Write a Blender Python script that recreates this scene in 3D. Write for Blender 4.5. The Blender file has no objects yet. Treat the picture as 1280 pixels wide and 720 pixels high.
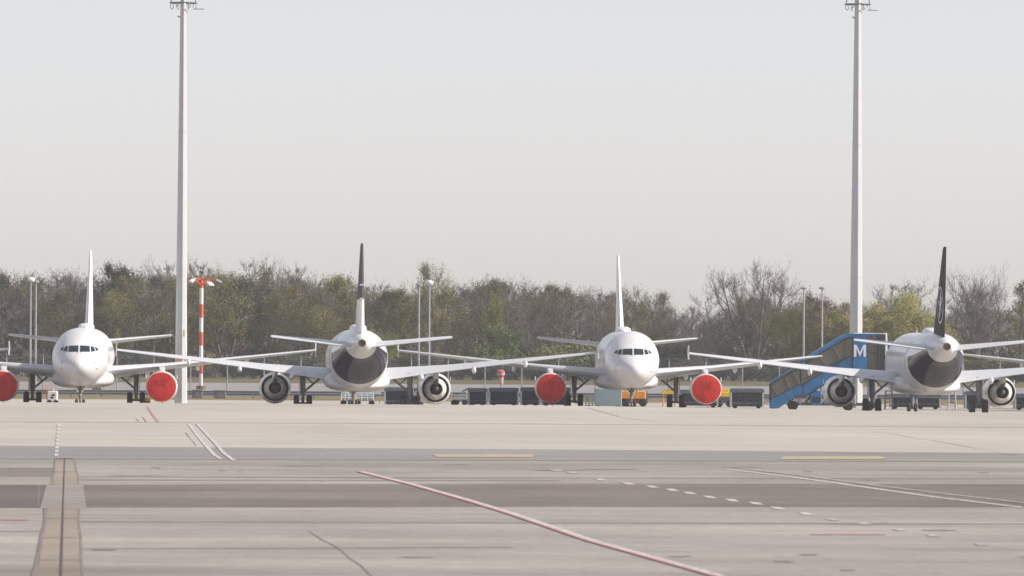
import bpy, math, random
import numpy as np
from mathutils import Vector, Matrix
R = math.radians
PI = math.pi

# ------------------------------------------------------------------ camera, light, exposure
scene = bpy.context.scene
COL = scene.collection
F = 8700.0            # focal length in pixels of a 1280 px wide frame
CAMH = 5.4
ROLL = R(0.35)
cam_d = bpy.data.cameras.new('camera')
cam_d.sensor_width = 36.0
cam_d.lens = F / 1280 * 36.0
cam_d.clip_start = 1.0
cam_d.clip_end = 20000
cam_d.dof.use_dof = True
cam_d.dof.focus_distance = 370
cam_d.dof.aperture_fstop = 3.4
cam = bpy.data.objects.new('camera', cam_d)
COL.objects.link(cam)
PITCH = math.atan(61 / F)
M = Matrix.Rotation(R(90) + PITCH, 4, 'X') @ Matrix.Rotation(ROLL, 4, 'Z')
cam.matrix_world = Matrix.Translation((0, 0, CAMH)) @ M
scene.camera = cam

SUN_EL, SUN_AZ = R(34), R(96)     # azimuth from +Y (view direction) towards +X
world = bpy.data.worlds.new('World')
scene.world = world
world.use_nodes = True
wn = world.node_tree
bg = wn.nodes['Background']
sky = wn.nodes.new('ShaderNodeTexSky')
sky.sky_type = 'NISHITA'
sky.sun_disc = False
sky.sun_elevation = SUN_EL
sky.sun_rotation = SUN_AZ
sky.air_density = 1.0
sky.dust_density = 0.7
sky.ozone_density = 2.6
sky.altitude = 450
hs = wn.nodes.new('ShaderNodeHueSaturation')
hs.inputs['Saturation'].default_value = 0.36
wn.links.new(sky.outputs[0], hs.inputs['Color'])
tint = wn.nodes.new('ShaderNodeMix'); tint.data_type = 'RGBA'; tint.blend_type = 'MULTIPLY'
tint.inputs[0].default_value = 1.0; tint.inputs[7].default_value = (1.0, 0.965, 1.015, 1)
wn.links.new(hs.outputs[0], tint.inputs[6])
wn.links.new(tint.outputs[2], bg.inputs[0])
bg.inputs[1].default_value = 0.102

sun_d = bpy.data.lights.new('sun', 'SUN')
sun_d.energy = 4.9
sun_d.angle = R(0.6)
sun_d.color = (1.0, 0.925, 0.84)
sun = bpy.data.objects.new('sun', sun_d)
COL.objects.link(sun)
sd = Vector((math.sin(SUN_AZ) * math.cos(SUN_EL), math.cos(SUN_AZ) * math.cos(SUN_EL), math.sin(SUN_EL)))
sun.rotation_euler = sd.to_track_quat('Z', 'Y').to_euler()
sun.location = (60, 0, 60)

scene.view_settings.view_transform = 'Standard'
scene.view_settings.look = 'None'
scene.view_settings.exposure = 0.58
scene.view_settings.gamma = 1.0
scene.view_settings.use_curve_mapping = False

# ------------------------------------------------------------------ pixel helpers
_rot = M.to_3x3()
def ray(px, py):
    return (_rot @ Vector(((px - 640) / F, (360 - py) / F, -1.0))).normalized()
def at(px, py, D):
    """point on the ray through the pixel at depth D (world y)"""
    d = ray(px, py)
    return Vector((d.x / d.y * D, D, CAMH + d.z / d.y * D))
def sstep(a, b, x):
    t = min(1.0, max(0.0, (x - a) / (b - a)))
    return t * t * (3 - 2 * t)
CREST, FOOT = 455.0, 484.0
ROWS = [-60, 0, 60, 90, 110] + list(range(120, 470, 5)) + [455.0, 457, 460, 464, 469, 474, 479, 484, 492, 520, 560, 600, 640, 700, 800, 900, 1000, 1100, 1250]
ROWS = sorted(set(float(r) for r in ROWS))
def zg_exact(x, D):
    if D <= CREST:
        return 0.93 - 0.30 * sstep(-2, 36, x) * sstep(300, 455, D)
    zc = 0.93 - 0.30 * sstep(-2, 36, x)
    t = min(1.0, (D - CREST) / (FOOT - CREST))
    return zc * (1 - t)
def zg(x, D):
    return zg_exact(x, D)
def ground(px, py):
    z = 0.93
    d = ray(px, py)
    for _ in range(12):
        D = (CAMH - z) / (-d.z / d.y)
        x = d.x / d.y * D
        z = zg(x, D)
    return Vector((x, D, z))

# ------------------------------------------------------------------ materials
MATS = {}
def mat(name, col, rough=0.6, var=0.0, scale=1.0, col2=None, metallic=0.0, coat=0.0, bump=0.0, stretch=(1, 1, 1), spec=0.5, detail=4):
    m = bpy.data.materials.new(name)
    m.use_nodes = True
    n, l = m.node_tree.nodes, m.node_tree.links
    p = n['Principled BSDF']
    p.inputs['Base Color'].default_value = (*col, 1)
    p.inputs['Roughness'].default_value = rough
    p.inputs['Metallic'].default_value = metallic
    p.inputs['Coat Weight'].default_value = coat
    p.inputs['Coat Roughness'].default_value = 0.06
    p.inputs['Specular IOR Level'].default_value = spec
    if var > 0 or col2:
        g = n.new('ShaderNodeNewGeometry')
        mp = n.new('ShaderNodeMapping'); mp.inputs['Scale'].default_value = stretch
        l.new(g.outputs['Position'], mp.inputs[0])
        t = n.new('ShaderNodeTexNoise'); t.inputs['Scale'].default_value = scale; t.inputs['Detail'].default_value = detail
        t.inputs['Roughness'].default_value = 0.65
        l.new(mp.outputs[0], t.inputs['Vector'])
        r = n.new('ShaderNodeValToRGB')
        r.color_ramp.elements[0].position = 0.32; r.color_ramp.elements[1].position = 0.68
        c2 = col2 if col2 else tuple(min(1, c * (1 + var)) for c in col)
        c1 = col if col2 else tuple(c * (1 - var) for c in col)
        r.color_ramp.elements[0].color = (*c1, 1); r.color_ramp.elements[1].color = (*c2, 1)
        l.new(t.outputs['Fac'], r.inputs[0]); l.new(r.outputs[0], p.inputs['Base Color'])
        if bump > 0:
            b = n.new('ShaderNodeBump'); b.inputs['Strength'].default_value = bump
            l.new(t.outputs['Fac'], b.inputs['Height']); l.new(b.outputs[0], p.inputs['Normal'])
    MATS[name] = m
    return m

def ground_mat(name, c1, c2, fine=0.05, streak=0.5, stain=None, rough=0.9):
    """weathered paving: broad patches, machine-laid streaks across the view, fine grain"""
    m = bpy.data.materials.new(name); m.use_nodes = True
    n, l = m.node_tree.nodes, m.node_tree.links
    p = n['Principled BSDF']; p.inputs['Roughness'].default_value = rough; p.inputs['Specular IOR Level'].default_value = 0.25
    g = n.new('ShaderNodeNewGeometry')
    def noise(scale, stretch, detail=5, rgh=0.6):
        mp = n.new('ShaderNodeMapping'); mp.inputs['Scale'].default_value = stretch
        l.new(g.outputs['Position'], mp.inputs[0])
        t = n.new('ShaderNodeTexNoise'); t.inputs['Scale'].default_value = scale; t.inputs['Detail'].default_value = detail; t.inputs['Roughness'].default_value = rgh
        l.new(mp.outputs[0], t.inputs['Vector']); return t.outputs['Fac']
    def ramp(fac, a, b, ca, cb):
        r = n.new('ShaderNodeValToRGB'); e = r.color_ramp.elements
        e[0].position = a; e[1].position = b; e[0].color = (*ca, 1); e[1].color = (*cb, 1)
        l.new(fac, r.inputs[0]); return r.outputs[0]
    def mul(a, b, f=1.0):
        x = n.new('ShaderNodeMix'); x.data_type = 'RGBA'; x.blend_type = 'MULTIPLY'; x.inputs[0].default_value = f
        l.new(a, x.inputs[6]); l.new(b, x.inputs[7]); return x.outputs[2]
    base = ramp(noise(0.05, (1, 0.35, 1)), 0.35, 0.65, c1, c2)
    s1 = ramp(noise(0.25, (0.22, 0.6, 1), 8, 0.78), 0.3, 0.64, (1 - 0.30 * streak,) * 3, (1, 1, 1))
    s2 = ramp(noise(0.7, (0.12, 0.28, 1), 6, 0.75), 0.28, 0.55, (1 - 0.26 * streak,) * 3, (1, 1, 1))
    s4 = ramp(noise(0.30, (0.05, 0.7, 1), 4, 0.65), 0.38, 0.64, (1 - 0.10 * streak,) * 3, (1.04, 1.03, 1.02))
    s3 = ramp(noise(2.5, (1, 0.6, 1), 6, 0.8), 0.3, 0.7, (1 - fine,) * 3, (1 + fine,) * 3)
    c = mul(mul(mul(mul(base, s1), s2), s3), s4)
    if stain:
        c = mul(c, ramp(noise(0.12, (0.5, 1.2, 1), 6, 0.7), 0.24, 0.36, stain, (1, 1, 1)))
    l.new(c, p.inputs['Base Color'])
    MATS[name] = m
    return m

def leaf_mat(name, c1, c2, scale=0.12, rough=0.8, trans=0.0):
    m = mat(name, c1, rough, 0, scale, col2=c2, spec=0.2, detail=5)
    return m

def worn_mat(name, col, under, amount=0.5, scale=3.0, rough=0.7):
    """road paint worn away in flecks: transparent where gone"""
    m = bpy.data.materials.new(name); m.use_nodes = True
    n, l = m.node_tree.nodes, m.node_tree.links
    p = n['Principled BSDF']; p.inputs['Roughness'].default_value = rough
    g = n.new('ShaderNodeNewGeometry')
    mp = n.new('ShaderNodeMapping'); mp.inputs['Scale'].default_value = (1, 0.3, 1); l.new(g.outputs['Position'], mp.inputs[0])
    t = n.new('ShaderNodeTexNoise'); t.inputs['Scale'].default_value = scale; t.inputs['Detail'].default_value = 6; t.inputs['Roughness'].default_value = 0.75
    l.new(mp.outputs[0], t.inputs['Vector'])
    r = n.new('ShaderNodeValToRGB'); e = r.color_ramp.elements
    e[0].position = amount - 0.12; e[1].position = amount + 0.12
    e[0].color = (*under, 1); e[1].color = (*col, 1)
    l.new(t.outputs['Fac'], r.inputs[0]); l.new(r.outputs[0], p.inputs['Base Color'])
    MATS[name] = m
    return m

CONC = (0.40, 0.345, 0.305)
MID = (0.30, 0.262, 0.245)
ground_mat('concrete', (0.352, 0.327, 0.289), (0.416, 0.389, 0.346), 0.05, 0.4)
ground_mat('old_concrete', (0.255, 0.239, 0.211), (0.343, 0.319, 0.284), 0.14, 1.0, stain=(0.80, 0.78, 0.78))
ground_mat('pale_concrete', (0.281, 0.262, 0.232), (0.366, 0.341, 0.306), 0.14, 1.0, stain=(0.84, 0.83, 0.83))
ground_mat('grey_asphalt', (0.217, 0.213, 0.207), (0.252, 0.244, 0.235), 0.06, 0.6)
ground_mat('brown_asphalt', (0.140, 0.121, 0.103), (0.222, 0.195, 0.167), 0.14, 1.0)
ground_mat('dark_asphalt', (0.120, 0.100, 0.094), (0.168, 0.144, 0.135), 0.08, 0.9)
ground_mat('drain_concrete', (0.220, 0.187, 0.150), (0.308, 0.264, 0.216), 0.08, 0.5, stain=(0.8, 0.77, 0.72))
ground_mat('drain_cover', (0.255, 0.231, 0.211), (0.306, 0.274, 0.252), 0.08, 0.4)
ground_mat('far_taxiway', (0.306, 0.287, 0.279), (0.357, 0.335, 0.324), 0.05, 0.3)
mat('grass', (0.13, 0.115, 0.062), 0.95, col2=(0.20, 0.165, 0.09), scale=0.08, spec=0.1)
mat('grass_green', (0.12, 0.11, 0.055), 0.95, col2=(0.19, 0.165, 0.09), scale=0.08, spec=0.1)
worn_mat('white_paint', (0.55, 0.51, 0.48), (0.31, 0.28, 0.26), 0.50, 6.0)
worn_mat('faded_white', (0.42, 0.39, 0.37), (0.26, 0.235, 0.22), 0.52, 3.0)
worn_mat('red_paint', (0.44, 0.13, 0.13), (0.30, 0.21, 0.20), 0.50, 3.0)
worn_mat('faded_red', (0.37, 0.235, 0.225), (0.33, 0.285, 0.27), 0.5, 2.0)
worn_mat('orange_paint', (0.46, 0.30, 0.12), (0.30, 0.25, 0.20), 0.50, 3.0)
worn_mat('yellow_paint', (0.42, 0.36, 0.13), (0.29, 0.26, 0.19), 0.52, 3.0)
mat('joint_tar', (0.17, 0.15, 0.14), 0.9, 0.25, 3.0)
mat('joint_soft', (0.205, 0.182, 0.17), 0.9, 0.2, 1.2, stretch=(0.4, 1, 1))
mat('joint_pale', (0.29, 0.26, 0.24), 0.9, 0.15, 1.2, stretch=(0.3, 1, 1))
mat('crack_dark', (0.16, 0.13, 0.12), 0.95, 0.3, 2.0)
mat('slot_black', (0.05, 0.04, 0.035), 0.9)
mat('oil_stain', (0.185, 0.168, 0.158), 0.8, 0.2, 2.0)

# ------------------------------------------------------------------ mesh helpers
class MB:
    def __init__(s):
        s.v = []; s.f = []; s.smooth = []
    def add(s, verts, faces, smooth=False):
        o = len(s.v)
        s.v += [tuple(p) for p in verts]
        s.f += [tuple(i + o for i in f) for f in faces]
        s.smooth += [smooth] * len(faces)
    def box(s, c, size, rot=None):
        hx, hy, hz = size[0] / 2, size[1] / 2, size[2] / 2
        vs = [Vector((x, y, z)) for x in (-hx, hx) for y in (-hy, hy) for z in (-hz, hz)]
        if rot is not None: vs = [rot @ v for v in vs]
        vs = [v + Vector(c) for v in vs]
        s.add(vs, [(0, 1, 3, 2), (4, 6, 7, 5), (0, 4, 5, 1), (2, 3, 7, 6), (0, 2, 6, 4), (1, 5, 7, 3)])
        return s
    def bbox(s, c, size, b=0.03):
        """box with chamfered vertical and top edges"""
        x, y, z = size[0] / 2, size[1] / 2, size[2] / 2
        rings = []
        for zz, k in ((-z, b), (-z + b, 0), (z - b, 0), (z, b)):
            X, Y = x - k, y - k
            rings.append([(c[0] + a, c[1] + d, c[2] + zz) for a, d in ((X, Y - b), (X - b, Y), (-X + b, Y), (-X, Y - b), (-X, -Y + b), (-X + b, -Y), (X - b, -Y), (X, -Y + b))])
        s.loft(rings, smooth=False)
        return s
    def tube(s, p0, p1, r0, r1=None, n=10, smooth=True, cap=True):
        if r1 is None: r1 = r0
        p0, p1 = Vector(p0), Vector(p1)
        d = (p1 - p0)
        if d.length < 1e-6: return s
        q = d.to_track_quat('Z', 'Y')
        ring = [q @ Vector((math.cos(2 * PI * i / n), math.sin(2 * PI * i / n), 0)) for i in range(n)]
        vs = [p0 + v * r0 for v in ring] + [p1 + v * r1 for v in ring]
        s.add(vs, [(i, (i + 1) % n, n + (i + 1) % n, n + i) for i in range(n)], smooth)
        if cap:
            s.add(vs[:n], [tuple(reversed(range(n)))]); s.add(vs[n:], [tuple(range(n))])
        return s
    def path(s, pts, r, n=8):
        for a, b in zip(pts[:-1], pts[1:]): s.tube(a, b, r, r, n)
        return s
    def loft(s, rings, smooth=True, cap=True, close=True):
        n = len(rings[0]); vs = [p for r in rings for p in r]; fs = []
        for k in range(len(rings) - 1):
            for i in range(n if close else n - 1):
                j = (i + 1) % n
                fs.append((k * n + i, k * n + j, (k + 1) * n + j, (k + 1) * n + i))
        s.add(vs, fs, smooth)
        if cap:
            s.add(rings[0], [tuple(reversed(range(n)))]); s.add(rings[-1], [tuple(range(n))])
        return s
    def lathe(s, prof, c=(0, 0, 0), axis='Y', n=32, cap=False, smooth=True, sq=1.0):
        rings = []
        for a, r in prof:
            ring = []
            for i in range(n):
                t = 2 * PI * i / n
                u, w = r * math.cos(t), r * math.sin(t)
                if axis == 'Y': p = (c[0] + u, c[1] + a, c[2] + w * sq)
                elif axis == 'X': p = (c[0] + a, c[1] + u, c[2] + w)
                else: p = (c[0] + u, c[1] + w, c[2] + a)
                ring.append(p)
            rings.append(ring)
        return s.loft(rings, smooth, cap)
    def prism(s, poly, axis, a0, a1):
        """poly: 2-D points; axis 'y' -> (x,z) extruded along y, 'x' -> (y,z) along x"""
        n = len(poly)
        def P(u, w, a): return (u, a, w) if axis == 'y' else (a, u, w)
        vs = [P(u, w, a0) for u, w in poly] + [P(u, w, a1) for u, w in poly]
        s.add(vs, [(i, (i + 1) % n, n + (i + 1) % n, n + i) for i in range(n)])
        s.add(vs, [tuple(reversed(range(n))), tuple(range(n, 2 * n))])
        return s
    def xf(s, mtx):
        s.v = [tuple(mtx @ Vector(p)) for p in s.v]; return s
    def build(s, name, m, parent=None, sharp=40, flip=True):
        me = bpy.data.meshes.new(name)
        me.from_pydata(s.v, [], s.f)
        me.polygons.foreach_set('use_smooth', s.smooth)
        import bmesh as bmm
        if flip:
            b = bmm.new(); b.from_mesh(me)
            bmm.ops.remove_doubles(b, verts=b.verts, dist=1e-5)
            bmm.ops.recalc_face_normals(b, faces=b.faces)
            b.to_mesh(me); b.free()
        me.materials.append(MATS[m] if isinstance(m, str) else m)
        if any(s.smooth):
            me.set_sharp_from_angle(angle=R(sharp))
        me.update()
        o = bpy.data.objects.new(name, me); COL.objects.link(o)
        if parent: o.parent = parent
        return o

def tag(o, label=None, cat=None, group=None, kind=None):
    if label: o['label'] = label
    if cat: o['category'] = cat
    if group: o['group'] = group
    if kind: o['kind'] = kind
    return o
def empty(name, loc=(0, 0, 0), rz=0.0):
    o = bpy.data.objects.new(name, None); o.empty_display_size = 0.5
    COL.objects.link(o); o.location = loc; o.rotation_euler = (0, 0, rz)
    return o
def thing(name, label, cat, loc, rz=0.0, group=None):
    return tag(empty(name, loc, rz), label, cat, group)
def copy_tree(o, parent=None):
    c = o.copy(); COL.objects.link(c); c.parent = parent
    for ch in list(o.children): copy_tree(ch, c)
    return c

# ------------------------------------------------------------------ the setting: ground, apron, taxiway
XS = [-700, -400, -200, -120, -80] + list(range(-60, 62, 2)) + [80, 120, 200, 400, 700]
def sheet(name, xs, ys, dz, m, zf=zg):
    vs = [(x, y, zf(x, y) + dz) for y in ys for x in xs]
    n = len(xs)
    fs = [(j * n + i, j * n + i + 1, (j + 1) * n + i + 1, (j + 1) * n + i) for j in range(len(ys) - 1) for i in range(n - 1)]
    b = MB(); b.add(vs, fs, True)
    return tag(b.build(name, m, flip=False), kind='structure')
def rows(a, b): return [a] + [r for r in ROWS if a < r < b] + [b]
sheet('ground', XS, ROWS, -0.03, 'grass')
sheet('apron', XS, rows(-60, 578), 0.0, 'concrete')
sheet('taxiway', [-690, 690], [664, 788], -0.012, 'far_taxiway', lambda x, y: 0)
sheet('green_verge', [-690, 690], [800, 840, 900], -0.018, 'grass_green', lambda x, y: 0)

def quad(name, P, m, lev, nx=None, ny=None, parent=None):
    """patch of surface: four pixel corners (far-left, far-right, near-right, near-left) dropped on the ground"""
    g = [ground(*p) for p in P]
    return gquad(name, g, m, lev, nx, ny)
def gquad(name, g, m, lev, nx=None, ny=None):
    nx = nx or max(1, int(max((g[1] - g[0]).length, (g[2] - g[3]).length) / 3))
    ny = ny or max(1, int(max((g[3] - g[0]).length, (g[2] - g[1]).length) / 5))
    vs = []
    for j in range(ny + 1):
        for i in range(nx + 1):
            u, v = i / nx, j / ny
            p = (g[0] * (1 - u) + g[1] * u) * (1 - v) + (g[3] * (1 - u) + g[2] * u) * v
            vs.append((p.x, p.y, zg(p.x, p.y) + 0.004 * lev))
    n = nx + 1
    b = MB(); b.add(vs, [(j * n + i, j * n + i + 1, (j + 1) * n + i + 1, (j + 1) * n + i) for j in range(ny) for i in range(nx)], True)
    return b.build(name, m, flip=False)
def joinmb(objs, name, kind='structure'):
    b = MB(); m = objs[0].data.materials[0]
    for o in objs:
        me = o.data
        b.add([v.co for v in me.vertices], [tuple(p.vertices) for p in me.polygons], True)
        bpy.data.objects.remove(o)
    return tag(b.build(name, m, flip=False), kind=kind)

# paving zones, far to near (pixel rows of the photograph dropped to the ground)
def zone(name, yl0, ym0, yr0, yl1, ym1, yr1, m, lev, x0=-60, x1=1340):
    a = quad(name, [(x0, yl0), (640, ym0), (640, ym1), (x0, yl1)], m, lev)
    b = quad(name, [(640, ym0), (x1, yr0), (x1, yr1), (640, ym1)], m, lev)
    return joinmb([a, b], name)
zone('asphalt_strip', 557, 561.5, 567, 573, 574.5, 577, 'grey_asphalt', 1)
zone('old_paving', 573, 574.5, 577, 607, 605, 606, 'old_concrete', 1)
def near_zone():
    g = []
    xs = [x for x in range(-40, 42, 2)]
    a = ground(-60, 635); b = ground(1340, 634)
    ys = rows(20, max(a.y, b.y) + 4)
    return sheet('near_paving', xs, ys, 0.004, 'pale_concrete')
near_zone()
zone('brown_strip', 606.6, 604.6, 605.6, 635, 634, 634, 'brown_asphalt', 2)
quad('dark_patch', [(-60, 607), (58, 607), (50, 635), (-60, 635)], 'dark_asphalt', 3)['kind'] = 'structure'
tag(quad('worn_patch', [(-60, 585), (68, 585), (66, 596), (-60, 596)], 'brown_asphalt', 2), kind='structure')

def tags(o): return tag(o, kind='structure')
# drain channel
tags(quad('drain_channel', [(70, 573), (93, 573), (101, 607), (62, 607)], 'drain_concrete', 3))
tags(quad('drain_channel', [(60, 635), (97, 635), (102, 730), (44, 730)], 'drain_concrete', 3))
tags(quad('drain_cover', [(58, 607), (104, 607), (108, 635.3), (49, 635.3)], 'drain_cover', 3))
for k in range(1, 9):
    y = 607 + k * 3.15
    u = (y - 607) / 28
    if k < 9: tags(quad('cover_joint', [(58 - 9 * u, y), (104 + 4 * u, y), (104 + 4 * u, y + .7), (58 - 9 * u, y + .7)], 'joint_tar', 4))
for y in (590, 648, 672, 700):
    k = (y - 573) / 150; tags(quad('drain_joint', [(70 - 24 * k, y), (93 + 8 * k, y), (93 + 8 * k, y + .5 + k), (70 - 24 * k, y + .5 + k)], 'joint_tar', 4))
tags(quad('drain_slot', [(80.2, 573), (81.4, 573), (79.6, 635), (77.8, 635)], 'slot_black', 5))
tags(quad('drain_slot', [(77.8, 635), (79.8, 635), (77.4, 730), (74, 730)], 'slot_black', 5))
def wander(name, pts, w, m, lev, seed=0, jit=1.2, step=14, parent=None):
    """an irregular crack or joint drawn as a ribbon on the ground"""
    rng = random.Random(seed)
    P = []
    for (x0, y0), (x1, y1) in zip(pts[:-1], pts[1:]):
        n = max(1, int(math.hypot(x1 - x0, y1 - y0) / step))
        for i in range(n): P.append((x0 + (x1 - x0) * i / n + rng.uniform(-jit, jit), y0 + (y1 - y0) * i / n + rng.uniform(-jit, jit) * .25))
    P.append(pts[-1])
    vs = []
    for (x, y) in P:
        ww = w * rng.uniform(.4, 1.3)
        a, b = ground(x - ww, y - ww * .12), ground(x + ww, y + ww * .12)
        vs += [(a.x, a.y, a.z + .004 * lev), (b.x, b.y, b.z + .004 * lev)]
    b = MB(); b.add(vs, [(2 * i, 2 * i + 1, 2 * i + 3, 2 * i + 2) for i in range(len(P) - 1)], True)
    return tags(b.build(name, m, flip=False))
wander('crack', [(58, 636), (52, 670), (47, 700), (40, 728)], 2.6, 'crack_dark', 4, 1)
wander('crack', [(98, 637), (100, 670), (101, 700), (104, 728)], 1.3, 'crack_dark', 4, 2)
wander('crack', [(69, 574), (66, 606)], .9, 'crack_dark', 4, 3, .5, 8)
wander('crack', [(93, 574), (97, 596), (97, 607)], 1.3, 'crack_dark', 4, 4, .8, 6)
wander('crack', [(49, 607), (48, 634)], .8, 'crack_dark', 4, 14, .5, 8)
wander('crack', [(385, 664), (405, 676), (430, 691), (448, 706), (468, 722)], 1.5, 'joint_tar', 3, 5, 1.5, 6)
wander('joint', [(735, 510), (775, 521), (812, 527), (850, 532)], 2.2, 'joint_soft', 2, 6, .6)
wander('joint', [(1087, 538.5), (1180, 553), (1270, 570)], 2.6, 'joint_tar', 3, 7, .6)
wander('joint', [(170, 523), (174, 527)], .7, 'joint_tar', 3, 8, .3, 5)
wander('joint', [(178, 521), (183, 528)], .7, 'joint_tar', 3, 9, .3, 5)
wander('joint', [(232, 541), (245, 557)], .6, 'joint_soft', 3, 9, .3, 5)
def seam(yl, yr, h, m, lev=2, x0=-60, x1=1340):
    o = quad('paving_joint', [(x0, yl), (x1, yr), (x1, yr + h), (x0, yl + h)], m, lev, nx=50)
    return tags(o)
seam(526.8, 534.6, .6, 'joint_pale')
seam(596, 598.5, .7, 'joint_soft', 3, 100)
seam(600, 601, .5, 'joint_tar', 3, 100, 700)
seam(652, 655, .9, 'joint_soft', 3, 100, 1340)
seam(686, 684, .9, 'joint_soft', 3, 100, 640)
seam(573.2, 577.2, .8, 'joint_tar', 3)
seam(589, 589, .6, 'joint_tar', 3, -60, 67)
seam(664, 664, 1.0, 'joint_soft', 3, -60, 56)
# small dark oil spots and scuffs
rng = random.Random(5)
def blob(px, py, wx, wy, seed):
    r = random.Random(seed); n = 18
    c = ground(px, py); vs = [(c.x, c.y, zg(c.x, c.y) + .013)]
    for i in range(n):
        t = 2 * PI * i / n; k = r.uniform(.45, 1.1)
        g = ground(px + wx * math.cos(t) * k, py + wy * math.sin(t) * k)
        vs.append((g.x, g.y, g.z + .013))
    b = MB(); b.add(vs, [(0, 1 + i, 1 + (i + 1) % n) for i in range(n)], True)
    return tags(b.build('oil_stain', 'oil_stain', flip=False))
for i, (x, y, a, c) in enumerate([(194, 584.6, 5, 1), (199, 585.6, 3, .6), (277, 588.5, 4, .8), (300, 590, 3, .7), (570, 581, 20, .7), (700, 588, 34, .9), (760, 587, 40, .6), (925, 584.5, 30, .8),
        (1010, 589.5, 7, 1), (1090, 600, 14, 1), (1230, 591, 10, .6), (520, 697, 24, .9), (130, 688, 18, 1), (980, 702, 16, 2.2), (1060, 713, 12, 1.5),
        (850, 696, 14, 1.2), (1010, 694, 18, 1), (1290, 697, 20, 2), (1080, 655, 60, 1.4), (1170, 663, 30, 1.2), (120, 652.5, 22, .7), (175, 595, 60, .4), (380, 583, 40, .4), (240, 612, 60, .4)]):
    blob(x, y, a, c, i)

# painted markings
def line(name, pts, w, m, lev=5, dx=0.0):
    """painted line along pixel points, w metres wide across the view"""
    G = [ground(*p) for p in pts]; objs = []
    vs = []; 
    for a, b in zip(G[:-1], G[1:]):
        n = max(1, int((b - a).length / 4))
        for i in range(n + 1):
            p = a.lerp(b, i / n)
            for s in (-.5, .5):
                x = p.x + dx + s * w
                vs.append((x, p.y, zg(x, p.y) + .004 * lev))
    n = len(vs) // 2
    b = MB(); b.add(vs, [(2 * i, 2 * i + 1, 2 * i + 3, 2 * i + 2) for i in range(n - 1)], True)
    return tags(b.build(name, m, flip=False))
line('white_line', [(450, 590), (520, 607.5), (590, 627.5), (640, 643), (740, 677), (900, 721.5)], .19, 'white_paint', 5, .05)
line('red_line', [(450, 590), (520, 607.5), (590, 627.5), (640, 643), (740, 677), (900, 721.5)], .11, 'red_paint', 6, -.095)
line('red_line', [(184, 508), (190, 518), (198, 528)], .13, 'red_paint', 3)
line('white_line', [(235.5, 530), (252, 551), (268, 569), (276, 574)], .16, 'white_paint', 4)
line('white_line', [(246, 530), (266, 551), (280, 567), (292, 576)], .16, 'white_paint', 5)
for k in range(9):
    y = 530.5 + k * 4.6
    x = 74.2 - k * .45
    if y < 571: tags(quad('white_dash', [(x - 2.3, y), (x + 2.3, y), (x + 2.0, y + 3.1), (x - 2.7, y + 3.1)], 'white_paint', 4))
for x, y in [(750, 600), (785, 605), (815, 609), (840, 613), (862, 617), (887, 622), (915, 626), (945, 630), (972, 636), (1007, 643)]:
    s = (y - 560) / 40
    tags(quad('white_dash', [(x - 6 - 2 * s, y - .9 - .6 * s), (x + 1 + s, y - .9 - .3 * s), (x + 7 + 2 * s, y + .9 + .5 * s), (x - 1 - s, y + .9)], 'white_paint', 4))
for x, y in [(695, 588), (715, 591), (1040, 650), (1080, 655), (1124, 663), (1165, 670), (1225, 681)]:
    tags(quad('faded_dash', [(x - 9, y - 1.2), (x + 3, y - 1.2), (x + 11, y + 1.3), (x - 2, y + 1.3)], 'faded_white', 4))
line('white_line', [(915, 587), (1000, 597), (1090, 609.5), (1180, 622), (1290, 635)], .24, 'white_paint', 4, -.22)
line('white_line', [(925, 587), (1000, 596), (1090, 608), (1180, 619), (1290, 631.5)], .22, 'faded_white', 5, .26)
tags(quad('orange_line', [(540, 568.4), (668, 568.4), (666, 571.8), (546, 571.8)], 'orange_paint', 4))
tags(quad('yellow_line', [(980, 571), (1103, 571), (1107, 574.2), (974, 574.2)], 'yellow_paint', 4))
tags(quad('yellow_line', [(1030, 565.2), (1130, 567.4), (1130, 568), (1030, 565.8)], 'yellow_paint', 4))
tags(quad('faded_red_mark', [(1020, 665), (1100, 665), (1108, 669), (1012, 669)], 'faded_red', 4))
tags(quad('red_line', [(-20, 649), (36, 649.5), (36, 651), (-20, 650.8)], 'red_paint', 4))

# ------------------------------------------------------------------ object materials
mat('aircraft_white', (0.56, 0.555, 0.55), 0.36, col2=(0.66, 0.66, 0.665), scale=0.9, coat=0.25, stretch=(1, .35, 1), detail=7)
mat('rear_sky_sheen', (0.36, 0.37, 0.40), 0.3, col2=(0.60, 0.60, 0.61), scale=1.1, coat=0.3, detail=3)  # pale mottled colour imitating sky reflected in the dark rear livery
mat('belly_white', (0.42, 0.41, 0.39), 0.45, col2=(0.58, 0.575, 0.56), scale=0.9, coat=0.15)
mat('wing_grey', (0.52, 0.53, 0.54), 0.38, 0.05, 0.7, coat=0.15)
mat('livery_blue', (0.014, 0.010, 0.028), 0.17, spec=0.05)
mat('livery_purple', (0.055, 0.042, 0.052), 0.6, spec=0.1)
mat('fin_dark', (0.022, 0.016, 0.020), 0.65, spec=0.08)
mat('window_glass', (0.02, 0.032, 0.045), 0.1, spec=0.4)
mat('bare_metal', (0.58, 0.56, 0.53), 0.5, 0.3, 3.0, metallic=0.15)
mat('dark_metal', (0.07, 0.068, 0.07), 0.5, 0.3, 2.0, metallic=0.5)
mat('hot_metal', (0.20, 0.12, 0.07), 0.5, 0.4, 5.0, metallic=0.6)
mat('gear_grey', (0.16, 0.16, 0.17), 0.5, 0.2, 3.0)
mat('seam_grey', (0.38, 0.38, 0.39), 0.6)
mat('tyre', (0.02, 0.02, 0.024), 0.85)
mat('hub', (0.40, 0.40, 0.42), 0.5)
mat('red_cover', (0.55, 0.036, 0.030), 0.85, 0.24, 2.6, bump=0.9, spec=0.1, stretch=(1, 1, .45), detail=6)
mat('red_marks', (0.43, 0.028, 0.028), 0.7)
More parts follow.
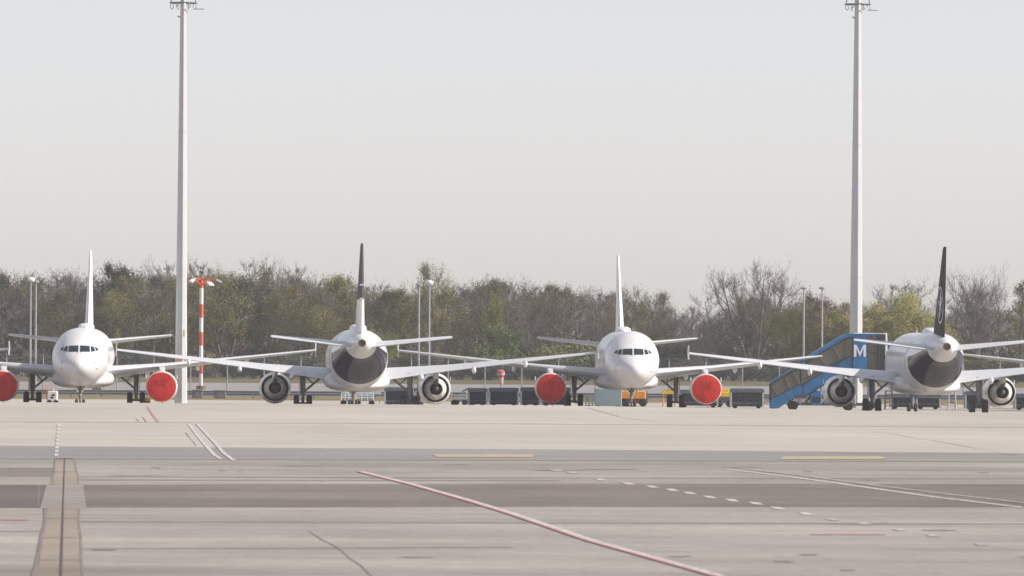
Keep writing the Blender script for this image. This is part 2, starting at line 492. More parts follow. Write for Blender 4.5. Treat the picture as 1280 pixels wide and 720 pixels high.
mat('cover_lip', (0.62, 0.50, 0.50), 0.5)
mat('pole_paint', (0.455, 0.455, 0.455), 0.5, 0.04, 0.5)
mat('galv', (0.33, 0.34, 0.36), 0.5, 0.15, 2.0, metallic=0.3)
mat('lamp_white', (0.75, 0.75, 0.74), 0.4)
mat('dark_steel', (0.08, 0.085, 0.10), 0.6)
mat('mast_red', (0.50, 0.085, 0.035), 0.6, 0.1, 2)
mat('mast_white', (0.68, 0.66, 0.62), 0.6, 0.05, 2)
mat('sign_yellow', (0.60, 0.52, 0.06), 0.6)
mat('sign_pink', (0.60, 0.22, 0.25), 0.6)
mat('stairs_blue', (0.022, 0.14, 0.32), 0.5, 0.22, 1.6, coat=0.05, detail=7)
mat('stairs_dark', (0.03, 0.035, 0.045), 0.6)
mat('bellows', (0.09, 0.09, 0.095), 0.8, 0.2, 4)
mat('curtain', (0.035, 0.042, 0.056), 0.75, 0.25, 2.0, bump=0.3)
mat('cart_roof', (0.10, 0.13, 0.155), 0.45, 0.2, 2.0)
mat('cart_frame', (0.50, 0.51, 0.50), 0.5, 0.1, 3, metallic=0.3)
mat('teal_paint', (0.24, 0.32, 0.36), 0.55, 0.08, 1.0)
mat('machine_orange', (0.72, 0.30, 0.05), 0.5, 0.12, 3)
mat('machine_yellow', (0.72, 0.48, 0.03), 0.5, 0.1, 3)
mat('rust_red', (0.20, 0.09, 0.07), 0.7, 0.2, 3)
mat('white_box', (0.70, 0.68, 0.66), 0.5, 0.06, 2)
mat('pink_cloth', (0.62, 0.13, 0.17), 0.7, 0.2, 4)
mat('pink_pale', (0.66, 0.40, 0.42), 0.7)
mat('rail_steel', (0.22, 0.24, 0.26), 0.5, 0.12, 1.0, metallic=0.3)
def glassy(name, col, a):
    m = bpy.data.materials.new(name); m.use_nodes = True
    n, l = m.node_tree.nodes, m.node_tree.links
    p = n['Principled BSDF']; p.inputs['Base Color'].default_value = (*col, 1); p.inputs['Roughness'].default_value = .25
    p.inputs['Alpha'].default_value = a
    MATS[name] = m
glassy('tinted_pane', (0.17, 0.15, 0.125), 0.66)
glassy('fence_wire', (0.09, 0.11, 0.125), 0.28)

# ------------------------------------------------------------------ airliner
# nose at y=0, tail towards +y, ground at z=0
ST = [  # y, half width, z top, z bottom, z of widest
    (0.0, 0.02, 3.07, 3.03, 3.05), (0.05, 0.26, 3.28, 2.80, 3.05), (0.15, 0.45, 3.42, 2.64, 3.05), (0.35, 0.68, 3.58, 2.45, 3.06),
    (0.6, 0.89, 3.72, 2.28, 3.09), (1.0, 1.14, 3.90, 2.10, 3.14), (1.5, 1.39, 4.13, 1.95, 3.22), (1.9, 1.54, 4.43, 1.87, 3.30),
    (2.3, 1.67, 4.74, 1.81, 3.38), (2.7, 1.77, 4.98, 1.77, 3.45), (3.2, 1.87, 5.24, 1.74, 3.53), (4.0, 1.96, 5.52, 1.71, 3.62),
    (5.0, 2.02, 5.74, 1.69, 3.70), (6.4, 2.05, 5.87, 1.68, 3.77), (10, 2.05, 5.87, 1.68, 3.77), (15, 2.05, 5.87, 1.68, 3.77),
    (20, 2.05, 5.87, 1.68, 3.77), (24.0, 2.05, 5.87, 1.68, 3.77), (25.6, 2.04, 5.87, 1.76, 3.80), (27.0, 2.0, 5.87, 1.96, 3.88),
    (28.2, 1.91, 5.87, 2.25, 4.0), (29.5, 1.76, 5.86, 2.65, 4.14), (31.0, 1.53, 5.83, 3.12, 4.34), (32.4, 1.26, 5.77, 3.54, 4.54),
    (33.8, 0.99, 5.68, 3.88, 4.72), (35.0, 0.76, 5.55, 4.16, 4.84), (36.2, 0.53, 5.36, 4.44, 4.90), (37.1, 0.36, 5.20, 4.60, 4.91), (37.4, 0.31, 5.16, 4.66, 4.91)]
def sect(y):
    for a, b in zip(ST[:-1], ST[1:]):
        if a[0] <= y <= b[0]:
            t = (y - a[0]) / (b[0] - a[0])
            return [a[k] + (b[k] - a[k]) * t for k in range(1, 5)]
def fring(y, n=56, grow=0.0):
    hw, zt, zb, zm = sect(y)
    out = []
    for i in range(n):
        t = 2 * PI * i / n
        s = math.sin(t)
        out.append(((hw + grow) * math.cos(t), y, zm + ((zt - zm + grow) if s > 0 else (zm - zb + grow)) * s))
    return out
def nose_y(x, z):
    lo, hi = 0.02, 6.4
    for _ in range(40):
        y = (lo + hi) / 2
        hw, zt, zb, zm = sect(y)
        h = (zt - zm) if z > zm else (zm - zb)
        if (x / hw) ** 2 + ((z - zm) / h) ** 2 > 1: lo = y
        else: hi = y
    return hi
def pane(corners, sx):
    """corners BL, BR, TR, TL in front view (|x|, z), laid on the skin"""
    b = MB(); n = 5; vs = []
    for j in range(n + 1):
        for i in range(n + 1):
            u, v = i / n, j / n
            x = (corners[0][0] * (1 - u) + corners[1][0] * u) * (1 - v) + (corners[3][0] * (1 - u) + corners[2][0] * u) * v
            z = (corners[0][1] * (1 - u) + corners[1][1] * u) * (1 - v) + (corners[3][1] * (1 - u) + corners[2][1] * u) * v
            vs.append((sx * (x + .008), nose_y(x, z) - .022, z + .004))
    b.add(vs, [(j * (n + 1) + i, j * (n + 1) + i + 1, (j + 1) * (n + 1) + i + 1, (j + 1) * (n + 1) + i) for j in range(n) for i in range(n)], True)
    return b
def airfoil(n=12, t=0.12):
    up = []; lo = []
    for i in range(n + 1):
        x = 0.5 * (1 - math.cos(PI * i / n))
        yt = 5 * t * (0.2969 * math.sqrt(x) - 0.126 * x - 0.3516 * x * x + 0.2843 * x ** 3 - 0.1036 * x ** 4)
        up.append((x, yt * 1.05)); lo.append((x, -yt * .9))
    return up + lo[::-1][1:-1]
def w_inc(x): return .085 - .055 * min(1, abs(x) / 17.0)
def wing_loft(b, stations, vertical=False, inc=lambda x: 0.0):
    """stations: (span, LE y, chord, z, thickness)"""
    rings = []
    for s, le, ch, z, t in stations:
        ring = []
        for x, w in airfoil(12, t):
            if vertical: ring.append((w * ch, le + x * ch, s))
            else: ring.append((s, le + x * ch, z + w * ch - inc(s) * (x - .3) * ch))
        rings.append(ring)
    b.loft(rings, True, True)
def wz(x): return 2.62 + (abs(x) - 2.0) * 0.113
def wing_geo(x):
    x = abs(x)
    if x < 6.4: t = (x) / 6.4; return (11.2 + 3.55 * t, 7.6 - 3.7 * t)       # LE, chord
    t = (x - 6.4) / (17.0 - 6.4); return (14.75 + 5.5 * t, 3.9 - 2.35 * t)

def wheel(parent, c, r, w):
    o = MB(); o.lathe([(-w / 2 + .05, r * .55), (-w / 2, r * .62), (-w / 2, r * .82), (-w / 2 + .06, r * .97), (0, r), (w / 2 - .06, r * .97), (w / 2, r * .82), (w / 2, r * .62), (w / 2 - .05, r * .55)], c, 'X', 28)
    t = o.build('tyre', 'tyre', parent)
    h = MB(); h.lathe([(-w / 2 + .04, .05), (-w / 2 + .08, r * .3), (-w / 2 + .03, r * .56), (w / 2 - .03, r * .56), (w / 2 - .08, r * .3), (w / 2 - .04, .05)], c, 'X', 20, cap=True)
    h.build('wheel_hub', 'hub', t)

def logo(parent, sx, fx):
    """ring with a flying crane, set on the side of the fin"""
    b = MB(); cy, cz, r = 33.6, 7.75, 1.28
    def P(a, z):
        x = fx(a, z) + .012
        return (sx * x, a, z)
    n = 48; vs = []
    for i in range(n):
        t = 2 * PI * i / n
        vs.append(P(cy + r * math.cos(t), cz + r * math.sin(t))); vs.append(P(cy + (r - .11) * math.cos(t), cz + (r - .11) * math.sin(t)))
    b.add(vs, [(2 * i, 2 * ((i + 1) % n), 2 * ((i + 1) % n) + 1, 2 * i + 1) for i in range(n)])
    # body with neck and beak, two swept wings, trailing legs
    def poly(pts):
        c = [P(cy + y * .95, cz + z * .95) for y, z in pts]
        b.add(c, [tuple(range(len(c)))])
    poly([(-1.0, .32), (-.55, .30), (-.1, .08), (.35, -.12), (.3, -.26), (-.2, -.12), (-.58, .2), (-.95, .27)])
    poly([(.3, -.14), (1.05, -.62), (1.08, -.68), (.28, -.25)])
    poly([(-.15, .08), (.15, .95), (.32, 1.02), (.38, .6), (.28, .1), (.2, -.08)])
    poly([(.22, .0), (.62, .62), (.8, .62), (.72, .3), (.42, -.08)])
    poly([(-.2, -.1), (-.5, -.7), (-.42, -1.0), (-.15, -.82), (.12, -.2)])
    return b.build('fin_emblem', 'aircraft_white', parent, flip=False)

def make_airliner(livery, covers):
    root = empty('airliner')
    W = 'aircraft_white'
    # fuselage
    b = MB(); split = 27.3 if livery != 'white' else None
    ys = [s[0] for s in ST]
    if livery == 'white':
        b.loft([fring(y) for y in ys], True, True); b.build('fuselage', W, root, 60)
    else:
        b.loft([fring(y) for y in ys if y < 27.3] + [fring(27.3)], True, True); b.build('fuselage', W, root, 60)
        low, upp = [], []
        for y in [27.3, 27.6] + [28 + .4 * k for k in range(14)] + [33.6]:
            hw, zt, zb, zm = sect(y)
            zlim = 4.20 + .62 * ((y - 27.3) / 6.3) ** 1.5  # above this height the skin is coloured pale as a painted sky reflection
            def fp(t):
                q = math.sin(t); return (hw * math.cos(t), y, zm + ((zt - zm) if q > 0 else (zm - zb)) * q)
            a = math.asin(max(-1, min(1, (zlim - zm) / ((zt - zm) if zlim > zm else (zm - zb)))))
            lo, hi = PI - a, 2 * PI + a
            low.append([fp(lo + (hi - lo) * k / 32) for k in range(33)])
            upp.append([fp(hi + (lo + 2 * PI - hi) * k / 24) for k in range(25)])
        b = MB(); b.loft(upp, True, False, False); rf = b.build('rear_fuselage', 'rear_sky_sheen', root, 60)
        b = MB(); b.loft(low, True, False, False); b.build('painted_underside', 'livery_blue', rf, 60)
        b = MB(); b.loft([fring(33.6)] + [fring(y) for y in ys if y > 33.6], True, True); b.build('tail_cone', W, root, 60)
    # small dark intake and panel on the cone
    b = MB(); b.lathe([(37.36, .27), (37.62, .24), (37.62, .19), (37.42, .17), (37.42, .01)], (0, 0, 4.91), 'Y', 24); b.build('exhaust', 'hot_metal', root)
    # wing-body fairing
    b = MB(); rings = []
    for y, hw, zb, zt in [(10.0, 1.2, 1.66, 2.2), (11.0, 1.9, 1.56, 2.5), (12.2, 2.25, 1.50, 2.8), (15, 2.34, 1.46, 2.95), (19.5, 2.34, 1.46, 2.9), (21.5, 2.2, 1.52, 2.7), (23.2, 1.7, 1.62, 2.3), (24.2, .9, 1.7, 2.0)]:
        ring = []
        for i in range(24):
            t = 2 * PI * i / 24; c, s = math.cos(t), math.sin(t)
            k = 0.62
            ring.append((hw * math.copysign(abs(c) ** k, c), y, (zt + zb) / 2 + (zt - zb) / 2 * math.copysign(abs(s) ** .8, s)))
        rings.append(ring)
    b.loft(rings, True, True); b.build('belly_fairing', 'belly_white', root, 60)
    # cockpit windows
    for sx in (-1, 1):
        for c in ([(.05, 4.155), (.76, 4.155), (.72, 4.57), (.05, 4.60)], [(.85, 4.16), (1.14, 4.20), (1.02, 4.50), (.80, 4.57)], [(1.20, 4.22), (1.38, 4.27), (1.25, 4.44), (1.09, 4.50)]):
            pane(c, sx).build('cockpit_window', 'window_glass', root, flip=False)
    # cabin windows (one mesh, copied)
    for sx in (-1, 1):
        b = MB(); z0, z1 = 4.16, 4.50; hw, zt, zb, zm = sect(10)
        def sk(z): return hw * math.sqrt(1 - ((z - zm) / (zt - zm)) ** 2) + .012
        vs = []
        for z in (z0, z0 + .08, z1 - .08, z1):
            k = .08 if z in (z0, z1) else .12
            vs += [(sx * sk(z), -k, z), (sx * sk(z), k, z)]
        b.add(vs, [(0, 1, 3, 2), (2, 3, 5, 4), (4, 5, 7, 6)])
        o = b.build('cabin_window', 'window_glass', root, flip=False); o.location = (0, 7.0, 0)
        for k in range(1, 20):
            c = o.copy(); COL.objects.link(c); c.parent = root; c.location = (0, 7.0 + k * .92, 0)
    # radome seam, probes, wipers
    b = MB(); b.loft([fring(1.28, 56, -.003), fring(1.285, 56, .003), fring(1.30, 56, .003), fring(1.31, 56, -.003)], True, False); b.build('radome_seam', 'seam_grey', root, 60)
    for sx in (-1, 1):
        for x, z in ((1.18, 3.42), (1.28, 2.95)):
            y = nose_y(x, z); b = MB(); b.tube((sx * x, y + .05, z), (sx * (x + .05), y - .16, z), .035, .018, 8); b.build('probe', 'dark_metal', root)
        b = MB(); y = nose_y(.1, 4.10); b.tube((sx * .08, y - .03, 4.10), (sx * .42, nose_y(.42, 4.34) - .05, 4.34), .014, .012, 5); b.build('wiper', 'tyre', root)
        # door outlines
        for y0, y1 in ((4.9, 5.75), (25.3, 26.1)):
            b = MB(); hw, zt, zb, zm = sect(y0)
            P = []
            for (yy, z) in ((y0, 3.35), (y0, 5.2), (y1, 5.2), (y1, 3.35)):
                h2, t2, b2, m2 = sect(yy); k = (t2 - m2) if z > m2 else (m2 - b2)
                P.append((yy, z, h2, m2, k))
            def dp(yy, z):
                h2, t2, b2, m2 = sect(yy); k = (t2 - m2) if z > m2 else (m2 - b2)
                return (sx * (h2 * math.sqrt(max(0, 1 - ((z - m2) / k) ** 2)) + .004), yy, z)
            for i in range(8):
                z0 = 3.35 + 1.85 * i / 8; z1 = 3.35 + 1.85 * (i + 1) / 8
                b.tube(dp(y0, z0), dp(y0, z1), .012, .012, 4); b.tube(dp(y1, z0), dp(y1, z1), .012, .012, 4)
            b.tube(dp(y0, 3.35), dp(y1, 3.35), .012, .012, 4); b.tube(dp(y0, 5.2), dp(y1, 5.2), .012, .012, 4)
            b.build('cabin_door', 'gear_grey', root)
    # radome hump and aerial on the back
    b = MB(); rings = []
    for y, hw, h in [(20.6, .05, .01), (21.0, .38, .10), (21.6, .56, .22), (22.6, .60, .27), (23.4, .54, .22), (24.4, .32, .10), (25.0, .05, .01)]:
        rings.append([(hw * math.cos(t), y, 5.80 + (h * 1.25 + .09) * math.sin(t) ** .45 if math.sin(t) > 0 else 5.80) for t in [PI * i / 12 for i in range(13)]])
    b.loft(rings, True, True); b.build('radome_hump', W, root, 60)
    b = MB(); b.prism([(9.0, 5.8), (9.45, 5.8), (9.35, 6.1), (9.2, 6.1)], 'x', -.03, .03); b.build('aerial', W, root)
    b = MB(); b.prism([(7.4, 1.75), (7.9, 1.75), (7.8, 1.42), (7.65, 1.42)], 'x', -.02, .02); b.build('aerial', W, root)
    # fin and rudder
    def fin_st(z):
        t = (z - 5.6) / 6.16
        return (27.9 + 6.3 * t, 7.2 - 5.1 * t)
    FT = .095
    b = MB()
    zs = [5.5, 6.2, 7.2, 8.4] if livery != 'white' else [5.5, 7, 8.5, 10.0, 11.6, 11.76]
    if livery == 'white':
        wing_loft(b, [(z, fin_st(z)[0], fin_st(z)[1], 0, FT if z < 11.7 else .05) for z in zs], True); b.build('fin', W, root, 60)
    elif livery == 'crane':
        wing_loft(b, [(z, fin_st(z)[0], fin_st(z)[1], 0, FT if z < 11.7 else .05) for z in (5.5, 7, 8.5, 10.0, 11.6, 11.76)], True); f = b.build('fin', 'fin_dark', root, 60)
        def fx(y, z):
            le, ch = fin_st(z); x = min(.999, max(.001, (y - le) / ch)); t = FT
            return ch * 1.05 * 5 * t * (0.2969 * math.sqrt(x) - 0.126 * x - 0.3516 * x * x + 0.2843 * x ** 3 - 0.1036 * x ** 4)
        for s in (-1, 1): logo(f, s, fx)
    else:
        wing_loft(b, [(z, fin_st(z)[0], fin_st(z)[1], 0, FT if z < 11.7 else .05) for z in (7.9, 9, 10.0, 11.6, 11.76)], True); f = b.build('fin', 'livery_purple', root, 60)
        b = MB(); wing_loft(b, [(z, fin_st(z)[0], fin_st(z)[1], 0, FT) for z in (5.5, 6.2, 7.0, 7.9)], True); b.build('lower_fin', W, f, 60)
        for z in (7.95, 8.9):
            b = MB(); b.box((.0, fin_st(z)[0] + fin_st(z)[1] - .15, z), (.30, .5, .1)); b.build('rudder_hinge', W, f)
    # wings
    for sx in (-1, 1):
        b = MB(); stn = []
        for x, t in [(1.2, .14), (3.0, .135), (5.0, .125), (6.4, .118), (9.0, .112), (12.0, .108), (15.0, .105), (16.9, .10), (17.0, .07)]:
            le, ch = wing_geo(x); stn.append((sx * x, le, ch, wz(x), t))
        wing_loft(b, stn, False, w_inc); w = b.build('wing', 'wing_grey', root, 60)
        b = MB(); le, ch = wing_geo(17); z = wz(17)
        b.prism([(le + .1, z), (le + .75, z + .52), (le + ch + .35, z + .58), (le + ch, z), (le + ch + .1, z - .45), (le + .85, z - .38)], 'x', sx * 17.0 - .035, sx * 17.0 + .035)
        b.build('wingtip_fence', W, w)
        for x in (4.6, 8.3, 11.9):
            le, ch = wing_geo(x); te = le + ch; b = MB(); rings = []
            L = 2.6 if x < 10 else 2.0
            for u, r in [(-.62, .02), (-.5, .10), (-.2, .19), (.1, .21), (.3, .15), (.42, .03)]:
                y = te + u * L; zc = wz(x) - .12 - .10 * (u + .5) - w_inc(x) * ch * .7
                rings.append([(sx * x + r * .75 * math.cos(2 * PI * i / 14), y, zc + r * 1.25 * math.sin(2 * PI * i / 14)) for i in range(14)])
            b.loft(rings, True, True); b.build('flap_fairing', W, w, 60)
        # tailplane
        b = MB(); stn = []
        for s, t in [(.3, .11), (2.0, .10), (4.0, .10), (6.1, .095), (6.22, .05)]:
            u = s / 6.22; stn.append((sx * s, 30.9 + 3.5 * u, 4.2 - 2.4 * u, 4.70 + .65 * u, t))
        wing_loft(b, stn, False, lambda x: .045); b.build('tailplane', 'wing_grey', root, 60)
        # engine
        ex, ez, ey = sx * 5.75, 1.63, 10.2
        b = MB()
        b.lathe([(.30, .86), (.08, .93), (0.0, 1.00), (.06, 1.06), (.3, 1.11), (1.0, 1.16), (2.0, 1.16), (2.9, 1.10), (3.6, 1.01), (3.58, .97), (3.0, 1.0), (2.4, 1.0)], (ex, ey, ez), 'Y', 40, sq=.98)
        e = b.build('engine', W, root, 60)
        b = MB(); b.lathe([(.30, .86), (.5, .86), (.55, .02)], (ex, ey, ez), 'Y', 32); b.build('intake_duct', 'dark_metal', e)
        b = MB(); b.lathe([(2.4, .985), (2.42, .3)], (ex, ey, ez), 'Y', 32); b.build('fan_duct', 'dark_metal', e)
        b = MB(); b.lathe([(2.4, .80), (3.0, .84), (3.6, .78), (4.4, .50), (4.38, .44), (3.9, .42)], (ex, ey, ez), 'Y', 32); b.build('core_cowl', 'bare_metal', e)
        b = MB(); b.lathe([(3.7, .44), (3.75, .30), (4.4, .24), (4.8, .08), (4.85, .01)], (ex, ey, ez), 'Y', 24); b.build('exhaust_plug', 'dark_metal', e)
        b = MB()
        le, ch = wing_geo(5.75)
        b.loft([[(ex + k * hw2, y, z) for k, z in ((-1, z0), (1, z0), (1, z1), (-1, z1))] for y, hw2, z0, z1 in
                [(ey + .9, .08, 2.72, 2.78), (ey + 1.8, .19, 2.70, 3.05), (ey + 3.4, .20, 2.35, 3.08), (ey + 4.4, .20, 2.10, 3.0), (ey + 5.4, .17, 2.25, 2.95), (ey + 6.6, .05, 2.6, 2.9)]], False, True)
        b.build('pylon', 'wing_grey', e)
        b = MB(); b.loft([[(ex + k * hw2, y, z) for k, z in ((-1, z0), (1, z0), (1, z1), (-1, z1))] for y, hw2, z0, z1 in [(ey + 2.9, .12, ez + .7, ez + 1.0), (ey + 3.9, .17, ez + .45, ez + .98), (ey + 4.9, .15, ez + .30, ez + .85), (ey + 5.6, .06, ez + .62, ez + .9)]], False, True); b.build('heat_shield', 'dark_metal', e)
        for s2 in (-1, 1):
            b = MB(); b.prism([(ey + .7, ez + .68), (ey + 1.6, ez + .68), (ey + 1.6, ez + .98), (ey + 1.3, ez + .96)], 'x', ex + s2 * 1.0 - .02, ex + s2 * 1.0 + .02)
            b.xf(Matrix.Translation((s2 * .12, 0, -.12)))
            b.build('strake', W, e)
        if covers:
            b = MB(); b.lathe([(.55, 1.145), (.3, 1.13), (.05, 1.08), (-.02, 1.04)], (ex, ey, ez), 'Y', 40, sq=.98); b.build('cover_rim', 'cover_lip', e)
            b = MB()
            b.lathe([(.0, 1.075), (-.045, 1.04), (-.07, .9), (-.09, .6), (-.10, .3), (-.10, .005)], (ex, ey, ez), 'Y', 40, sq=.98)
            c = b.build('intake_cover', 'red_cover', e)
            b = MB()   # faint stencilled words as small bars, straps
            b.box((ex, ey - .108, ez + .46), (.86, .012, .07))
            for k in range(4): b.box((ex - .27 + k * .18, ey - .112, ez + .18 - .05 * (k % 2)), (.05, .012, .2))
            b.build('stencil', 'red_marks', c)
            b = MB(); b.tube((ex, ey - .03, ez - 1.0), (ex + .15, ey - .05, ez - 1.38), .04, .05, 6); b.build('streamer', 'red_cover', c)
            b = MB()
            for s2 in (-1, 1): b.tube((ex + s2 * 1.07, ey + .15, ez + .28), (ex + s2 * 1.28, ey + .1, ez + .36), .03, .02, 6)
            b.build('cover_handle', 'cover_lip', c)
        # main gear
        gx, gy = sx * 3.8, 17.7
        b = MB(); b.tube((gx, gy, 2.75), (gx, gy, 1.25), .20, .17, 14); b.tube((gx, gy, 1.35), (gx, gy, .62), .11, .11, 12)
        b.tube((gx - .56, gy, .585), (gx + .56, gy, .585), .09, .09, 10)
        g = b.build('main_gear', 'gear_grey', root)
        b = MB(); b.tube((gx, gy, 1.35), (gx - sx * 1.45, gy - .1, 2.55), .085, .07, 8); b.tube((gx - sx * .75, gy, 1.95), (gx - sx * .1, gy, 2.55), .045, .045, 8)
        b.tube((gx, gy + .2, 1.3), (gx, gy + .42, .95), .04, .04, 6); b.tube((gx, gy + .42, .95), (gx, gy + .15, .65), .04, .04, 6); b.build('side_brace', 'gear_grey', g)
        b = MB(); b.prism([(gy - .65, 2.7), (gy + .65, 2.7), (gy + .5, 1.25), (gy - .5, 1.25)], 'x', gx + sx * .24, gx + sx * .28); b.build('gear_door', 'belly_white', g)
        wheel(g, (gx - .46, gy, .585), .585, .40); wheel(g, (gx + .46, gy, .585), .585, .40)
    # nose gear
    b = MB(); b.tube((0, 5.3, 1.8), (0, 5.07, .9), .12, .11, 12); b.tube((0, 5.1, .98), (0, 5.07, .38), .07, .07, 10); b.tube((-.32, 5.07, .38), (.32, 5.07, .38), .06, .06, 8)
    b.tube((-.30, 5.6, 1.8), (0, 5.15, 1.12), .04, .04, 6); b.tube((.30, 5.6, 1.8), (0, 5.15, 1.12), .04, .04, 6)
    g = b.build('nose_gear', 'gear_grey', root)
    wheel(g, (-.25, 5.07, .38), .38, .22); wheel(g, (.25, 5.07, .38), .38, .22)
    for s in (-1, 1):
        b = MB(); b.prism([(4.6, 1.78), (6.1, 1.78), (5.9, 1.36), (4.75, 1.42)], 'x', s * .40 - .015, s * .40 + .015); b.build('gear_door', 'belly_white', g)
        b = MB(); b.lathe([(4.86, .02), (4.84, .09), (5.0, .09)], (s * .17, 0, 1.32), 'Y', 12); b.build('taxi_light', 'lamp_white', g)
    return root

GA = 'airliners parked in a row on the apron'
def place(o, nose, tail_pt, label):
    """nose and a point further aft given as (x, D)"""
    d = Vector((tail_pt[0] - nose[0], tail_pt[1] - nose[1]))
    o.location = (nose[0], nose[1], 0); o.rotation_euler = (0, 0, math.atan2(d.y, d.x) - PI / 2)
    tag(o, label, 'airliner', GA)
A_white = make_airliner('white', True)
place(A_white, (-30.7, 493.5), (-32.1, 531), 'white airliner facing us at the far left beside the left tall mast, red engine covers')
o = copy_tree(A_white)
place(o, (8.87, 503.5), (8.12, 541), 'white airliner facing us near the middle, red engine covers, orange loader behind its nose wheel')
A_two = make_airliner('purple', False)
place(A_two, (-11.75, 512.5), (-10.2, 475), 'airliner seen from behind with dark upper fin on a white lower fin, left of centre')
A_crane = make_airliner('crane', False)
place(A_crane, (29.15, 512.5), (29.72, 475), 'airliner seen from behind, all dark fin with bird emblem, beside blue stairs')
o = copy_tree(A_two)
place(o, (-53.6, 520), (-52.6, 482.5), 'airliner of which only one wing tip reaches in at the left edge')
o = copy_tree(A_white)
place(o, (51.2, 512), (50.7, 549.5), 'airliner of which only one thin wing tip shows behind the right-hand tail')

# ------------------------------------------------------------------ floodlight masts
def high_mast(px, D, ztop, r0, label):
    p = at(px, 500, D); t = thing('floodlight_mast', label, 'floodlight mast', (p.x, D, 0), 0, 'tall pale floodlight masts')
    b = MB(); b.tube((0, 0, 0), (0, 0, ztop + 3.2), r0, r0 * .40, 8, smooth=False)
    b.xf(Matrix.Rotation(R(12.5), 4, 'Z'))
    b.tube((0, 0, 0), (0, 0, .18), r0 * 1.5, r0 * 1.5, 12, smooth=False)
    b.build('mast_pole', 'pole_paint', t)
    for zc in (10.2, 20.6):
        k = r0 * (1 - .6 * zc / (ztop + 3.2)); b = MB(); b.tube((0, 0, zc), (0, 0, zc + .12), k + .025, k + .02, 8, smooth=False); b.xf(Matrix.Rotation(R(12.5), 4, 'Z')); b.build('joint_collar', 'pole_paint', t)
    b = MB(); b.box((-.08, -r0 * .96, 1.2), (.3, .05, 1.0)); b.build('access_door', 'galv', t)
    b = MB(); z = ztop
    n = 10; rr = 1.0
    for i in range(n):
        a, c = 2 * PI * i / n, 2 * PI * (i + 1) / n
        b.tube((rr * math.cos(a), rr * math.sin(a), z), (rr * math.cos(c), rr * math.sin(c), z), .05, .05, 6)
    for i in range(4):
        a = PI / 2 * i
        b.tube((.2 * math.cos(a), .2 * math.sin(a), z), (rr * math.cos(a), rr * math.sin(a), z), .05, .05, 6)
        b.tube((.55 * math.cos(a), .55 * math.sin(a), z + 1.6), (rr * .95 * math.cos(a), rr * .95 * math.sin(a), z), .04, .04, 6)
    b.build('head_frame', 'dark_steel', t)
    for i in range(6):
        a = 2 * PI * i / 6
        c, s = math.cos(a), math.sin(a)
        b = MB(); b.path([(.8 * c - .0, .8 * s, z - .0), (.72 * c, .72 * s, z - .32), (.84 * c, .84 * s, z - .48), (.98 * c, .98 * s, z - .32), (.93 * c, .93 * s, z)], .03, 6)
        b.build('cable_loop', 'galv', t)
    for i in range(8):
        a = 2 * PI * (i + .5) / 8
        c, s = math.cos(a), math.sin(a)
        rot = Matrix.Rotation(a, 3, 'Z') @ Matrix.Rotation(R(35), 3, 'Y')
        b = MB(); b.box((1.15 * c, 1.15 * s, z + 2.2), (.22, .6, .45), rot); b.box((.8 * c, .8 * s, z + 2.1), (.6, .06, .06), Matrix.Rotation(a, 3, 'Z'))
        b.build('floodlight', 'galv', t)
    b = MB(); b.box((1.15, 0, z - .45), (.8, .05, .05)); b.build('obstacle_lamp_arm', 'dark_steel', t)
    b = MB(); b.tube((-.2, 0, z - 1.1), (-.42, 0, z - .98), .05, .06, 8); b.tube((.15, 0, z - .7), (.32, 0, z - .62), .05, .05, 8); b.build('bracket', 'galv', t)
    return t
m1 = high_mast(226.0, 520, 30.2, .48, 'tall pale floodlight mast with small pink and yellow marks, beside the left airliner')
b = MB()
for i in range(3): b.box((.06 + .27 * (i == 2) - .33 * (i == 0), -.47, 5.4 - 33.5 * .0598), (.15, .02, .55))
b.build('pink_notice', 'sign_pink', m1)
b = MB(); b.box((.22, -.455, 5.4 + 1.8 * .0598), (.12, .02, .48)); b.build('yellow_notice', 'sign_yellow', m1)
high_mast(1069.5, 545, 31.6, .57, 'tall pale floodlight mast standing behind the blue passenger stairs')

# red and white lattice-headed mast
p = at(251, 487, 690)
mt = thing('striped_mast', 'short red and white striped mast with spread floodlights, right of the left tall mast', 'floodlight mast', (p.x, 690, 0))
def zz(y): return 5.4 + (418.6 - y) * 690 / F
cuts = [(360, 380, 0), (380, 397, 1), (397, 415, 0), (415, 432, 1), (432, 454, 0), (454, 467, 1), (467, 484, 0), (484, 492, 1)]
for y0, y1, c in cuts:
    b = MB(); b.tube((0, 0, max(0.3, zz(y1))), (0, 0, zz(y0)), .19 if not c else .21, None, 12); b.build('stripe_section', 'mast_red' if c else 'mast_white', mt)
b = MB(); b.tube((0, 0, 0), (0, 0, .35), .45, .45, 12); b.build('mast_foot', 'rust_red', mt)
b = MB(); b.tube((0, 0, zz(360)), (0, 0, zz(345)), .20, .12, 10)
zt = zz(349); zl = zz(356)
for a in (0, 60, 120, 180, 240, 300):
    c, s = math.cos(R(a)), math.sin(R(a))
    b.tube((.15 * c, .15 * s, zl), (1.35 * c, 1.35 * s, zt), .06, .05, 6); b.tube((.15 * c, .15 * s, zt), (1.35 * c, 1.35 * s, zt + .02), .06, .05, 6)
    b.tube((.7 * c, .7 * s, zt), (.75 * c, .75 * s, (zt + zl) / 2), .04, .04, 6)
b.build('mast_head', 'mast_red', mt)
for a in (0, 60, 120, 180, 240, 300):
    c, s = math.cos(R(a)), math.sin(R(a))
    b = MB(); rot = Matrix.Rotation(R(a), 3, 'Z') @ Matrix.Rotation(R(25), 3, 'Y')
    b.box((1.75 * c, 1.75 * s, zt - .15 - .3 * (a % 120 == 60)), (.6, .35, .16), rot); b.build('floodlight', 'lamp_white', mt)
